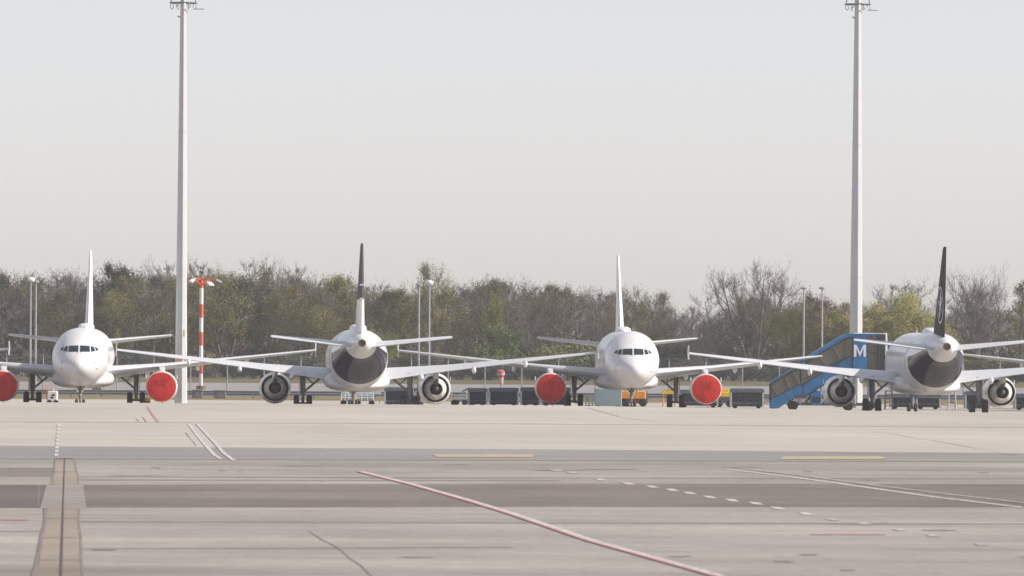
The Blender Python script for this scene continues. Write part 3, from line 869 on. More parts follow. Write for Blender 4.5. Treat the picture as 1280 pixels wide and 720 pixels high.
b = MB(); b.tube((0, 0, zz(345)), (0, 0, zz(340)), .05, .05, 6); b.box((0, 0, zz(340)), (.35, .35, .2)); b.build('obstacle_lamp', 'dark_steel', mt)

# thin street lamps in pairs
lamp_lab = ['slim street lamp with pale round head, taller of the pair left of the left airliner', 'slim street lamp, right-hand and lower of the pair at the far left',
            'slim street lamp with small dark head, left one of the middle pair', 'slim street lamp with bright white round head, right one of the middle pair',
            'slim street lamp, left one of the pair above the blue stairs', 'slim street lamp, right one of the pair above the blue stairs']
for (px, py, D, big), lab in zip([(37.5, 350, 640, 1), (44, 353, 665, 0), (523, 357, 660, 0), (536, 354, 640, 1), (1004, 361, 640, 0), (1027, 361, 655, 0)], lamp_lab):
    h = at(px, py, D); base = at(px, 500, D)
    t = thing('street_lamp', lab, 'street lamp', (base.x, D, 0), 0, 'slim street lamps along the far road')
    b = MB(); b.tube((0, 0, 0), (0, 0, h.z), .12, .07, 8); b.tube((0, 0, 0), (0, 0, .9), .15, .15, 8); b.build('lamp_pole', 'galv', t)
    b = MB()
    if big: b.lathe([(-.26, .05), (-.18, .30), (0, .38), (.16, .30), (.22, .02)], (0, 0, h.z + .05), 'Z', 16)
    else: b.lathe([(-.10, .08), (-.06, .30), (.05, .32), (.14, .15), (.16, .02)], (0, 0, h.z + .05), 'Z', 14)
    b.build('lamp_head', 'lamp_white' if big else 'galv', t)

# ------------------------------------------------------------------ security fence and guard rail
FD = 612.0
t = thing('perimeter_fence', 'long wire mesh security fence on pale posts behind the parked airliners', 'fence', (0, FD, 0))
b0 = MB(); b0.tube((0, 0, 0), (0, 0, 3.3), .055, .055, 6); b0.tube((0, 0, 3.3), (0, -.32, 3.6), .045, .04, 6)
p0 = b0.build('fence_post', 'galv', t); xs = []
for k in range(-16, 17):
    x = at(652 + k * 46.0, 470, FD).x
    xs.append(x)
    if k == -16: p0.location = (x, 0, 0)
    else:
        c = p0.copy(); COL.objects.link(c); c.parent = t; c.location = (x, 0, 0)
b = MB(); b.add([(xs[0], .03, .05), (xs[-1], .03, .05), (xs[-1], .03, 3.3), (xs[0], .03, 3.3)], [(0, 1, 2, 3)]); b.build('wire_mesh', 'fence_wire', t, flip=False)
b = MB()
for z, y in ((.1, 0), (3.28, 0), (3.45, -.16), (3.6, -.32)): b.tube((xs[0], y, z), (xs[-1], y, z), .006, .006, 4)
b.build('strand_wire', 'galv', t)
GD = 596.0
t = thing('guard_rail', 'low grey steel guard rail running the whole length behind the airliners', 'guard rail', (0, GD, 0))
b = MB(); b.prism([(-.06, .22), (0.0, .30), (-.06, .40), (0, .52), (-.06, .62), (.02, .62), (.04, .22)], 'x', -52, 52); b.build('rail_beam', 'rail_steel', t)
b0 = MB(); b0.box((0, .08, .28), (.12, .12, .56)); p0 = b0.build('rail_post', 'galv', t)
for k in range(40):
    x = -50.7 + k * 2.6
    if k == 0: p0.location = (x, 0, 0)
    else:
        c = p0.copy(); COL.objects.link(c); c.parent = t; c.location = (x, 0, 0)

# ------------------------------------------------------------------ ground equipment
def small_wheel(parent, c, r=.22, w=.12, axis='Y'):
    b = MB(); b.lathe([(-w / 2, .03), (-w / 2, r * .85), (-w / 4, r), (w / 4, r), (w / 2, r * .85), (w / 2, .03)], c, axis, 16, cap=True); b.build('wheel', 'tyre', parent)
GC = 'covered baggage carts parked behind the airliners'
def cart(px0, px1, D, ytop, label, roofm='cart_roof', d=1.5, curtain='curtain', posts=True):
    a, c = at(px0, ytop, D), at(px1, ytop, D)
    w = c.x - a.x; h = (a.z + c.z) / 2
    t = thing('baggage_cart', label, 'baggage cart', ((a.x + c.x) / 2, D, 0), 0, GC)
    b = MB(); b.bbox((0, 0, .40), (w - .1, d - .1, .14), .02); b.build('cart_bed', 'dark_steel', t)
    b = MB(); n = 24; rr = []
    # hanging curtain with shallow folds
    for z in (.15, h - .14):
        ring = []
        for i in range(n): ring.append((-w / 2 + .08 + (w - .16) * i / (n - 1), -d / 2 + .06 + .012 * math.sin(i * 1.1), z))
        ring += [(w / 2 - .08, d / 2 - .06, z), (-w / 2 + .08, d / 2 - .06, z)]
        rr.append(ring)
    b.loft(rr, False, True); b.build('curtain', curtain, t)
    b = MB(); pr = [(-w / 2 - .05, h - .30), (w / 2 + .05, h - .30), (w / 2 + .05, h - .06), (w / 2 - .12, h), (-w / 2 + .12, h), (-w / 2 - .05, h - .06)]
    b.prism(pr, 'y', -d / 2 - .05, d / 2 + .05); b.build('cart_roof', roofm, t)
    if posts:
        for sx in (-1, 1):
            for sy in (-1, 1):
                b = MB(); b.box((sx * (w / 2 - .03), sy * (d / 2 - .02), (h - .13 + .12) / 2), (.13, .09, h - .25)); b.build('post', 'cart_frame', t)
    for sx in (-1, 1):
        for sy in (-1, 1): small_wheel(t, (sx * (w / 2 - .35), sy * (d / 2 - .28), .18), .18)
    b = MB(); b.tube((w / 2, 0, .38), (w / 2 + .7, 0, .25), .035, .035, 6); b.build('tow_bar', 'dark_steel', t)
    return t
cart(481, 519, 536, 484, 'dark covered cart just right of the second airliner\'s belly, partly behind its wheels')
cart(520.5, 527, 534, 484, 'narrow dark cart section left of the second airliner\'s right engine', posts=False)
cart(585.5, 609, 540, 485, 'dark covered cart right of the second airliner\'s engine, first of four in a row')
cart(611.5, 648, 540, 484.5, 'wide dark covered cart below the pink windsock, second of four in a row')
cart(651, 675, 540, 484, 'dark covered cart between windsock and red engine cover, third of four in a row')
cart(677, 713, 540, 484, 'dark covered cart mostly hidden by the third airliner\'s left red cover')
cart(850, 897, 540, 487, 'dark covered cart mostly hidden by the right red engine cover of the middle airliner')
cart(913, 954, 536, 485.5, 'lone wide dark covered cart left of the blue stairs, pale corner posts', 'cart_roof')
cart(1113, 1142, 538, 492, 'dark covered cart under the nose of the right airliner, left of its nose wheel')
cart(1145, 1175, 538, 493, 'dark covered cart under the right airliner\'s belly, right of its nose wheel')
cart(1206, 1236, 538, 489, 'dark covered cart behind the right airliner\'s right wheels')
cart(1268, 1310, 536, 492, 'dark covered cart cut by the right edge of the photo')
def box_at(px0, px1, y0, y1, D, d, name, label, cat, m, group=None):
    a, c = at(px0, y0, D), at(px1, y1, D)
    w, h = c.x - a.x, a.z
    return thing(name, label, cat, ((a.x + c.x) / 2, D, 0), 0, group), w, h
# flat dollies
t, w, h = box_at(564, 584, 490, 505, 545, 1.6, 'flat_dolly', 'low grey flat dolly beside the second airliner\'s right engine', 'dolly', 'galv')
b = MB(); b.box((0, 0, .50), (w, 1.6, .10)); b.build('dolly_bed', 'galv', t)
b = MB()
for s in (-1, 1): b.tube((s * (w / 2 - .05), -.75, .5), (s * (w / 2 - .05), -.75, 1.05), .03, .03, 6)
b.tube((-w / 2 + .05, -.75, 1.05), (w / 2 - .05, -.75, 1.05), .03, .03, 6); b.tube((-w / 2 + .05, -.75, .8), (w / 2 - .05, -.75, .8), .03, .03, 6); b.build('side_rail', 'cart_frame', t)
for sx in (-1, 1):
    for sy in (-1, 1): small_wheel(t, (sx * (w / 2 - .2), sy * .6, .22))
# canopy cart top left of the row
t, w, h = box_at(572, 586, 486, 505, 548, 1.2, 'conveyor', 'slanted dark conveyor end beside the four covered carts', 'belt loader', 'dark_steel')
b = MB(); b.prism([(-.9, .55), (.5, 1.30), (.5, 1.42), (-.9, .70)], 'y', -.5, .5); b.build('belt', 'dark_steel', t)
b = MB(); b.box((0, 0, .4), (1.4, 1.0, .25)); b.build('chassis', 'cart_roof', t)
for sx in (-1, 1): small_wheel(t, (sx * .5, -.45, .22)); small_wheel(t, (sx * .5, .45, .22))
# two pale-framed dollies under the second airliner
for (x0, x1, lab) in ((427, 441, 'small pale framed dolly under the second airliner\'s belly, left one of two'), (445, 467, 'wider pale framed dolly under the second airliner\'s belly, right one of two')):
    t, w, h = box_at(x0, x1, 494, 505, 540, 1.4, 'framed_dolly', lab, 'dolly', 'cart_frame', 'framed dollies')
    b = MB(); b.box((0, 0, .42), (w, 1.4, .10)); b.build('dolly_bed', 'rail_steel', t)
    b = MB()
    for z in (.62, .80, .98): b.tube((-w / 2, -.7, z), (w / 2, -.7, z), .03, .03, 6)
    for s in (-1, -.33, .33, 1): b.tube((s * w / 2, -.7, .42), (s * w / 2, -.7, 1.0), .03, .03, 6)
    b.build('side_frame', 'lamp_white', t)
    b = MB(); b.box((0, .1, .72), (w * .8, 1.0, .34)); b.build('load', 'teal_paint', t)
    for sx in (-1, 1):
        for sy in (-1, 1): small_wheel(t, (sx * (w / 2 - .15), sy * .55, .22))
# red lettered board beyond
p = at(454, 489.5, 556)
t = thing('lettered_board', 'pale board with a line of small red lettering under the second airliner', 'sign', (p.x, 556, 0))
b = MB(); b.box((0, 0, p.z), (2.9, .06, .42)); b.build('board', 'cart_frame', t)
b = MB()
for s in (-1, 1): b.box((s * 1.3, .06, (p.z) / 2), (.08, .08, p.z)); 
b.build('board_post', 'galv', t)
b = MB(); r = random.Random(4); x = -1.15
while x < .55:    # marks too small to read: short strokes
    wv = r.uniform(.10, .17); k = r.randrange(3)
    b.box((x, -.036, p.z), (.04, .012, .26))
    if k != 1: b.box((x + wv / 2, -.036, p.z + .11), (wv, .012, .04))
    if k != 0: b.box((x + wv / 2, -.036, p.z - .11), (wv, .012, .04))
    b.box((x + wv, -.036, p.z + .05 * (k - 1)), (.04, .012, .18)); x += wv + .12
b.build('lettering', 'rust_red', t)
# teal cabinet
t, w, h = box_at(743, 777, 485.5, 505, 538, 1.6, 'equipment_cabinet', 'plain blue-grey equipment cabinet left of the middle airliner\'s nose wheel', 'cabinet', 'teal_paint')
b = MB(); b.bbox((0, 0, .12 + (h - .12) / 2), (w, 1.6, h - .12), .04); c = b.build('cabinet_body', 'teal_paint', t)
b = MB(); b.box((0, 0, h + .025), (w * .5, .8, .05)); b.build('lid', 'lamp_white', t)
b = MB(); b.box((-w / 4, -.806, .8), (w * .42, .014, h - .6)); b.build('panel', 'teal_paint', t)
for sx in (-1, 1):
    for sy in (-1, 1): small_wheel(t, (sx * (w / 2 - .3), sy * .6, .2), .2)
# small grey pallet stack between wheels and the cabinet
t, w, h = box_at(731, 742, 497, 505, 540, 1, 'pallet_stack', 'low dark pallet stack right of the middle airliner\'s left wheels', 'pallets', 'gear_grey')
b = MB()
for k in range(5):
    b.box((0, 0, .12 + k * .17), (w, 1.0, .05))
    for s in (-1, 0, 1): b.box((s * (w / 2 - .08), 0, .05 + k * .17), (.12, .98, .085))
b.build('pallets', 'cart_frame', t)
# orange loader behind the nose gear
t, w, h = box_at(776, 808, 490, 507, 545, 2, 'cargo_loader', 'orange cargo loader behind the middle airliner\'s nose wheel', 'loader', 'machine_orange')
b = MB(); b.bbox((-w * .30, 0, .92), (w * .34, 1.8, .58), .05); b.bbox((w * .20, 0, .92), (w * .52, 1.8, .60), .05); b.build('loader_body', 'machine_orange', t)
b = MB(); b.box((0, 0, .42), (w * 1.08, 1.5, .36)); b.build('chassis', 'rust_red', t)
b = MB(); b.box((-w * .5, -.6, .85), (.08, .08, .8)); b.box((w * .5, -.6, .85), (.08, .08, .8)); b.build('upright', 'gear_grey', t)
for sx in (-1, 1): small_wheel(t, (sx * w * .36, -.8, .3), .3, .22); small_wheel(t, (sx * w * .36, .8, .3), .3, .22)
# yellow gantry
t, w, h = box_at(828, 845, 486.5, 507, 545, 1.2, 'yellow_gantry', 'small yellow frame with an orange leg left of the middle airliner\'s right wheels', 'work stand', 'machine_yellow')
b = MB(); b.box((0, 0, h - .22), (w, 1.2, .30)); b.build('platform', 'machine_yellow', t)
for sx in (-1, 1):
    for sy in (-1, 1): b = MB(); b.tube((sx * (w / 2 - .07), sy * .5, 0), (sx * (w / 2 - .07), sy * .5, h - .37), .05, .05, 8); b.build('leg', 'machine_orange', t)
b = MB(); b.tube((-w / 2, -.55, h - .07), (w / 2, -.55, h - .03), .03, .03, 6); b.build('rail', 'rust_red', t)
# yellow tug right of the cover
t, w, h = box_at(899, 912, 487, 507, 545, 1.4, 'yellow_tug', 'bright yellow tug half hidden right of the middle airliner\'s right red cover', 'tug', 'machine_yellow')
b = MB(); b.bbox((-.1, 0, 1.0), (w * 1.3, 1.2, .42), .05); b.bbox((.05, 0, 1.33), (w * .8, 1.0, .22), .04); b.build('tug_body', 'machine_yellow', t)
b = MB(); b.box((0, 0, .55), (w * 1.5, 1.2, .42)); b.build('chassis', 'dark_steel', t)
b = MB(); b.tube((-.15, 0, 1.4), (-.25, 0, 1.62), .03, .03, 6); b.build('steering_column', 'dark_steel', t)
for sx in (-1, 1): small_wheel(t, (sx * w * .5, -.6, .28), .28, .2); small_wheel(t, (sx * w * .5, .6, .28), .28, .2)
# white gps cart under the left airliner
t, w, h = box_at(60, 72, 488.5, 504, 536, .8, 'power_cart', 'small white power cart with orange lamp beside the left airliner\'s wheels', 'power unit', 'white_box')
b = MB(); b.bbox((0, 0, .22 + (h - .22) / 2), (w, .8, h - .22), .05); b.build('casing', 'white_box', t)
b = MB()
b.add([(-.10, -.408, h - .35), (.02, -.408, h - .22), (.24, -.408, h - .30), (.12, -.408, h - .42)], [(0, 1, 2, 3)])
b.add([(-.2, -.408, h - .55), (-.12, -.408, h - .40), (.14, -.408, h - .52), (.02, -.408, h - .6)], [(0, 1, 2, 3)]); b.build('dark_emblem', 'tyre', t, flip=False)
b = MB(); b.tube((.05, 0, h), (.05, 0, h + .22), .07, .05, 10); b.build('orange_lamp', 'machine_orange', t)
b = MB(); b.tube((-w / 2 - .05, -.3, .3), (-w / 2 - .12, -.3, h + .35), .035, .035, 6); b.build('handle', 'mast_red', t)
small_wheel(t, (-.25, -.35, .18), .18); small_wheel(t, (.25, -.35, .18), .18); small_wheel(t, (-.25, .35, .18), .18); small_wheel(t, (.25, .35, .18), .18)
# grey notice on post, right of left airliner nose
p = at(121, 487, 590)
t = thing('notice_board', 'small grey notice board on a post behind the left airliner\'s nose wheel', 'sign', (p.x, 590, 0))
b = MB(); b.box((0, 0, p.z), (.75, .05, .30)); b.build('board', 'gear_grey', t)
b = MB(); b.tube((0, .05, 0), (0, .05, p.z), .035, .035, 6); b.build('post', 'galv', t)
# two dark junction cabinets near the striped mast
for x0, x1, y, lab in ((244, 257, 487.5, 'dark grey roadside cabinet at the foot of the striped mast'), (271, 286, 488, 'dark grey roadside cabinet right of the striped mast')):
    a, c = at(x0, y, 600), at(x1, y, 600); w = c.x - a.x
    t = thing('junction_cabinet', lab, 'cabinet', ((a.x + c.x) / 2, 594.2, 0), 0, 'roadside cabinets')
    h = a.z * 1.0
    b = MB(); b.bbox((0, 0, h / 2), (w, .5, h), .03); b.build('cabinet_body', 'gear_grey', t)
    b = MB(); b.box((0, -.258, h / 2), (w * .42, .012, h * .7)); b.build('cabinet_door', 'rail_steel', t)
    b = MB(); b.box((0, 0, h + .03), (w + .1, .6, .06)); b.build('cap', 'rail_steel', t)
# yellow chock by the left airliner's right wheel
p = at(184, 500, 512)
t = thing('wheel_chock', 'yellow block beside the left airliner\'s right wheels', 'chock', (p.x, 512, 0))
b = MB(); b.prism([(-.26, 0), (.26, 0), (.22, .75), (-.22, .75)], 'y', -.2, .2); b.build('chock_body', 'machine_yellow', t)
b = MB(); b.box((0, -.21, .45), (.4, .015, .08)); b.build('band', 'tyre', t)
# pink windsock on post
p = at(626, 466, 625); lo = at(626, 480, 625)
t = thing('windsock', 'limp pinkish red windsock hanging on a thin post beyond the covered carts', 'windsock', (p.x, 625, 0))
b = MB(); b.tube((.0, .1, 0), (.0, .1, p.z + .3), .04, .04, 6); b.build('post', 'galv', t)
zt = p.z + .25; H = zt - lo.z
b = MB(); b.lathe([(-.55 * H, .22), (-.45 * H, .30), (-.25 * H, .37), (-.08 * H, .34), (0, .2), (.02, .02)], (0, 0, zt), 'Z', 14); s = b.build('sock', 'pink_cloth', t)
b = MB(); b.lathe([(-1.02 * H, .18), (-.85 * H, .20), (-.54 * H, .22)], (.03, 0, zt), 'Z', 12, cap=True); b.build('pale_band', 'pink_pale', s)
b = MB(); b.lathe([(-.36 * H, .375), (-.30 * H, .38), (-.24 * H, .378)], (0, 0, zt), 'Z', 14); b.build('pale_band', 'pink_pale', s)

# ------------------------------------------------------------------ passenger stairs
SD = 524.0
base = at(1020, 500, SD); bx = base.x
st = thing('passenger_stairs', 'blue covered mobile passenger stairs with a white letter M, left of the right airliner', 'passenger stairs', (bx, SD, 0))
def S(px, py):
    p = at(px, py, SD); return (p.x - bx, p.z)
def prof(name, pts, m, y0, y1, parent=st):
    b = MB(); b.prism([S(*q) for q in pts], 'y', y0, y1); return b.build(name, m, parent)
HW = 1.05
for sy in (-1, 1):
    y0, y1 = (-HW, -HW + .06) if sy < 0 else (HW - .06, HW)
    prof('lower_stringer', [(962.5, 499.5), (999, 480), (1004, 489), (972, 510.5), (962.5, 510.5)], 'stairs_blue', y0, y1)
    u = .09
    prof('upper_stringer', [(1001, 482), (1056, 448.5), (1065, 448.5), (1065, 462), (1046, 470), (1003, 497), (1000, 494)], 'stairs_blue', y0 - u * sy if sy < 0 else y0 + 0, y1 - u * sy if sy < 0 else y1)
    prof('lower_frame', [(962.2, 480), (963.6, 480), (963.6, 500), (962.2, 500)], 'stairs_dark', y0 - .005, y1 + .005)
    def bar(name, p0, p1, w=.9):
        a, c = S(*p0), S(*p1); b = MB(); yy = (y0 + y1) / 2
        b.tube((a[0], yy, a[1]), (c[0], yy, c[1]), .045, .045, 6); b.build(name, 'stairs_dark', st)
    for p0, p1 in [((963, 481), (972, 494)), ((980, 471), (987, 486)), ((991, 466), (998, 478)), ((963.5, 499), (999, 480)), ((1006, 473), (1057, 446)), ((1022, 444), (1033, 458)), ((1040, 433), (1049, 448)), ((1056, 424), (1057, 446)), ((1057, 446), (1065, 446)),
                   ((1001, 482), (1056, 448)), ((1003, 497), (1046, 471)), ((1004, 482), (1004, 494)), ((1008, 452), (1057, 422)), ((1057, 422), (1065, 421.5)), ((1065, 417), (1065, 462))]:
        bar('window_frame', p0, p1)
    yp = (y0 + y1) / 2
    b = MB(); P = [S(963.5, 480), S(997, 460.5), S(999, 480), S(963.5, 499.5)]; b.prism(P, 'y', yp - .01, yp + .01); b.build('side_pane', 'tinted_pane', st)
    b = MB(); P = [S(1000, 458), S(1057, 422), S(1065, 421.5), S(1065, 448), (S(1056, 448.5)), S(1001, 481)]; b.prism(P, 'y', yp - .012, yp + .012); b.build('side_pane', 'tinted_pane', st)
    # top cabin
    prof('cabin_side', [(1065.5, 417.5), (1083, 417.5), (1083, 462), (1065.5, 462)], 'stairs_blue', y0 - .03, y1 + .03)
    prof('cabin_window', [(1083.3, 420), (1095, 420), (1095, 463), (1083.3, 463)], 'tinted_pane', y0, y1)
    for x in (1083.2, 1095.5): bar('door_frame', (x, 418), (x, 463))
    bar('door_frame', (1083, 441), (1095, 441))
prof('lower_canopy', [(962.5, 479.5), (997, 459), (1000, 455.5), (963, 476.5)], 'stairs_blue', -HW - .02, HW + .02)
prof('upper_canopy', [(999, 456.5), (1057, 421.5), (1066, 421), (1066, 417), (1056, 417), (998, 452)], 'stairs_blue', -HW - .10, HW + .10)
prof('cabin_roof', [(1066, 419.5), (1097, 420), (1097, 417.6), (1066, 417)], 'stairs_blue', -HW - .05, HW + .05)
prof('platform', [(1057, 462.5), (1107, 463), (1107, 466), (1057, 465.5)], 'stairs_dark', -HW, HW)
b = MB()
for k in range(6):
    x0, x1 = 1095.8 + k * 1.75, 1095.8 + k * 1.75 + 1.2
    b.prism([S(x0, 418.5), S(x1, 418.5), S(x1, 463), S(x0, 463)], 'y', -HW - .05 - .05 * (k % 2), HW + .05 + .05 * (k % 2))
b.build('bellows', 'bellows', st)
b = MB()
for y in (-HW - .08, HW + .08):
    a, c = S(1107, 416.5), S(1107.5, 463); b.tube((a[0], y, a[1]), (c[0], y, c[1]), .05, .05, 8)
a = S(1107, 417); b.tube((a[0], -HW - .08, a[1]), (a[0], HW + .08, a[1]), .05, .05, 8); c = S(1066, 417); b.tube((c[0], -HW - .08, c[1] + .02), (a[0], -HW - .08, a[1]), .025, .025, 6)
a = S(1107, 453); c = S(1112, 453.5); b.tube((a[0], -HW, a[1]), (c[0], -HW, c[1]), .06, .06, 8)
b.build('front_frame', 'lamp_white', st)
# steps
b = MB(); a, c = S(966, 508), S(1058, 464.5); n = 24
for i in range(n):
    x = a[0] + (c[0] - a[0]) * i / n; z = a[1] + (c[1] - a[1]) * i / n; dx = (c[0] - a[0]) / n
    b.box((x + dx / 2, 0, z), (dx, 2 * HW - .2, .06))
b.build('steps', 'galv', st)
# letter M
def letterM(x0, x1, y0, y1, yf):
    a, c = S(x0, y1), S(x1, y0); X0, Z0, X1, Z1 = a[0], a[1], c[0], c[1]; w = (X1 - X0); k = w * .20; mid = (X0 + X1) / 2
    b = MB()
    b.prism([(X0, Z0), (X0 + k, Z0), (X0 + k, Z1), (X0, Z1)], 'y', yf - .012, yf)
    b.prism([(X1 - k, Z0), (X1, Z0), (X1, Z1), (X1 - k, Z1)], 'y', yf - .012, yf)
    b.prism([(X0 + k, Z1), (X0 + k, Z1 - k * 1.5), (mid, Z0 + .02), (mid, Z0 + k * 1.9)], 'y', yf - .011, yf)
    b.prism([(mid, Z0 + k * 1.9), (mid, Z0 + .02), (X1 - k, Z1 - k * 1.5), (X1 - k, Z1)], 'y', yf - .011, yf)
    b.build('letter', 'lamp_white', st)
letterM(1066.5, 1081.5, 431, 446, -HW - .035)
# chassis, struts, wheels, control cab
b = MB(); a, c = S(983, 504), S(1096, 505); b.box(((a[0] + c[0]) / 2, 0, .48), (c[0] - a[0], 1.5, .22)); b.build('chassis', 'dark_steel', st)
for x in (1068, 1086, 1094):
    q = S(x, 465)
    for y in (-.75, .75): b = MB(); b.tube((q[0], y, .5), (q[0], y, q[1]), .07, .07, 8); b.build('support_leg', 'galv', st)
q0, q1 = S(1068, 466), S(1030, 503)
for y in (-.75, .75):
    b = MB(); b.tube((q0[0], y, q0[1]), (q1[0], y, .55), .06, .06, 8); b.build('lift_strut', 'galv', st)
    b = MB(); b.tube((S(985, 0)[0], y, .6), (S(1046, 472)[0], y, S(1046, 472)[1]), .05, .05, 8); b.tube((S(1010, 0)[0], y, .6), (S(1020, 487)[0], y, S(1020, 487)[1]), .04, .04, 8); b.build('lattice_brace', 'stairs_dark', st)
a, c = S(1012, 487), S(1026, 506); b = MB(); b.bbox(((a[0] + c[0]) / 2, -.5, .95), (c[0] - a[0], .9, 1.1), .04); b.build('control_cab', 'stairs_blue', st)
b = MB(); b.box(((a[0] + c[0]) / 2 + .05, -.956, .82), (.62, .015, .45)); b.build('cab_panel', 'stairs_dark', st)
for x in (991, 1060, 1086):
    q = S(x, 505)
    for y in (-.85, .85):
        b = MB(); b.lathe([(-.13, .10), (-.13, .31), (-.07, .36), (.07, .36), (.13, .31), (.13, .10)], (q[0], y, .36), 'Y', 20, cap=True); b.build('wheel', 'tyre', st)
q = S(991, 505); b = MB()
for y in (-.85, .85):
    pr = [(q[0] + .58 * math.cos(t), .45 + .50 * math.sin(t)) for t in [PI * i / 8 for i in range(9)]] + [(q[0] + .47 * math.cos(t), .45 + .44 * math.sin(t)) for t in [PI - PI * i / 8 for i in range(9)]]
    b.prism(pr, 'y', y - .17, y + .17)
b.build('wheel_arch', 'teal_paint', st)
# small stand at the right of the stairs, behind the landing gear
for px, lab in ((1111, 'grey steel work stand behind the right airliner\'s left wheels'), (1190, 'pale upright work stand under the right airliner\'s right wing root')):
    p = at(px, 488, 534); t = thing('work_stand', lab, 'work stand', (p.x, 534, 0), 0, 'upright work stands')
    b = MB(); h = p.z
    for sx in (-1, 1):
        for sy in (-1, 1): b.tube((sx * .30, sy * .4, 0), (sx * .22, sy * .4, h), .05, .05, 6)
    b.build('frame', 'cart_frame' if px > 1150 else 'gear_grey', t)
    b = MB(); b.box((0, 0, h + .03), (.62, .95, .06)); b.build('top', 'cart_frame', t)
    b = MB()
    for k in range(5): b.tube((-.27, -.4, .3 + k * .28), (.27, -.4, .3 + k * .28), .03, .03, 6)
    b.build('rungs', 'gear_grey', t)

# ------------------------------------------------------------------ trees
mat('bark', (0.115, 0.10, 0.09), 0.9, 0.25, 0.5)
mat('twig_grey', (0.16, 0.143, 0.128), 0.9, col2=(0.115, 0.103, 0.092), scale=0.10, spec=0.1)
mat('twig_brown', (0.135, 0.107, 0.097), 0.9, col2=(0.10, 0.085, 0.075), scale=0.09, spec=0.1)
mat('bud_olive', (0.125, 0.125, 0.05), 0.9, col2=(0.165, 0.145, 0.06), scale=0.12, spec=0.1)
mat('leaf_yellow', (0.19, 0.195, 0.055), 0.8, col2=(0.30, 0.235, 0.09), scale=0.15, spec=0.2)
mat('leaf_lime', (0.185, 0.20, 0.055), 0.8, col2=(0.24, 0.225, 0.06), scale=0.15, spec=0.2)
mat('leaf_olive', (0.10, 0.115, 0.05), 0.8, col2=(0.15, 0.15, 0.06), scale=0.15, spec=0.2)
mat('leaf_green', (0.065, 0.10, 0.04), 0.8, col2=(0.11, 0.14, 0.055), scale=0.15, spec=0.2)
mat('leaf_dark', (0.045, 0.065, 0.045), 0.8, col2=(0.07, 0.085, 0.055), scale=0.12, spec=0.2)
mat('twig_rust', (0.15, 0.085, 0.075), 0.9, col2=(0.11, 0.07, 0.065), scale=0.2, spec=0.1)

class TB:
    """fast tree builder into numpy-ready lists"""
    def __init__(s): s.v = []; s.f = []
    def seg(s, p, q, r0, r1, n=4):
        o = len(s.v); d = q - p
        if d.length < 1e-5: return
        u = d.orthogonal().normalized(); w = d.normalized().cross(u)
        for c, r in ((p, r0), (q, r1)):
            for i in range(n):
                t = 2 * PI * i / n; s.v.append(tuple(c + u * (r * math.cos(t)) + w * (r * math.sin(t))))
        for i in range(n):
            j = (i + 1) % n; s.f.append((o + i, o + j, o + n + j, o + n + i))
    def sliver(s, p, q, w, rng):
        o = len(s.v); d = q - p
        side = d.cross(Vector((rng.uniform(-1, 1), rng.uniform(-1, 1), rng.uniform(-.3, .3))))
        if side.length < 1e-6: return
        side = side.normalized() * w
        s.v += [tuple(p - side), tuple(p + side), tuple(q)]; s.f.append((o, o + 1, o + 2))
    def leaf(s, p, a, rng):
        o = len(s.v)
        u = Vector((rng.gauss(0, 1), rng.gauss(0, 1), rng.gauss(0, 1))).normalized(); w = u.orthogonal().normalized()
        s.v += [tuple(p - u * a), tuple(p + w * a * .6), tuple(p + u * a), tuple(p - w * a * .6)]; s.f.append((o, o + 1, o + 2, o + 3))

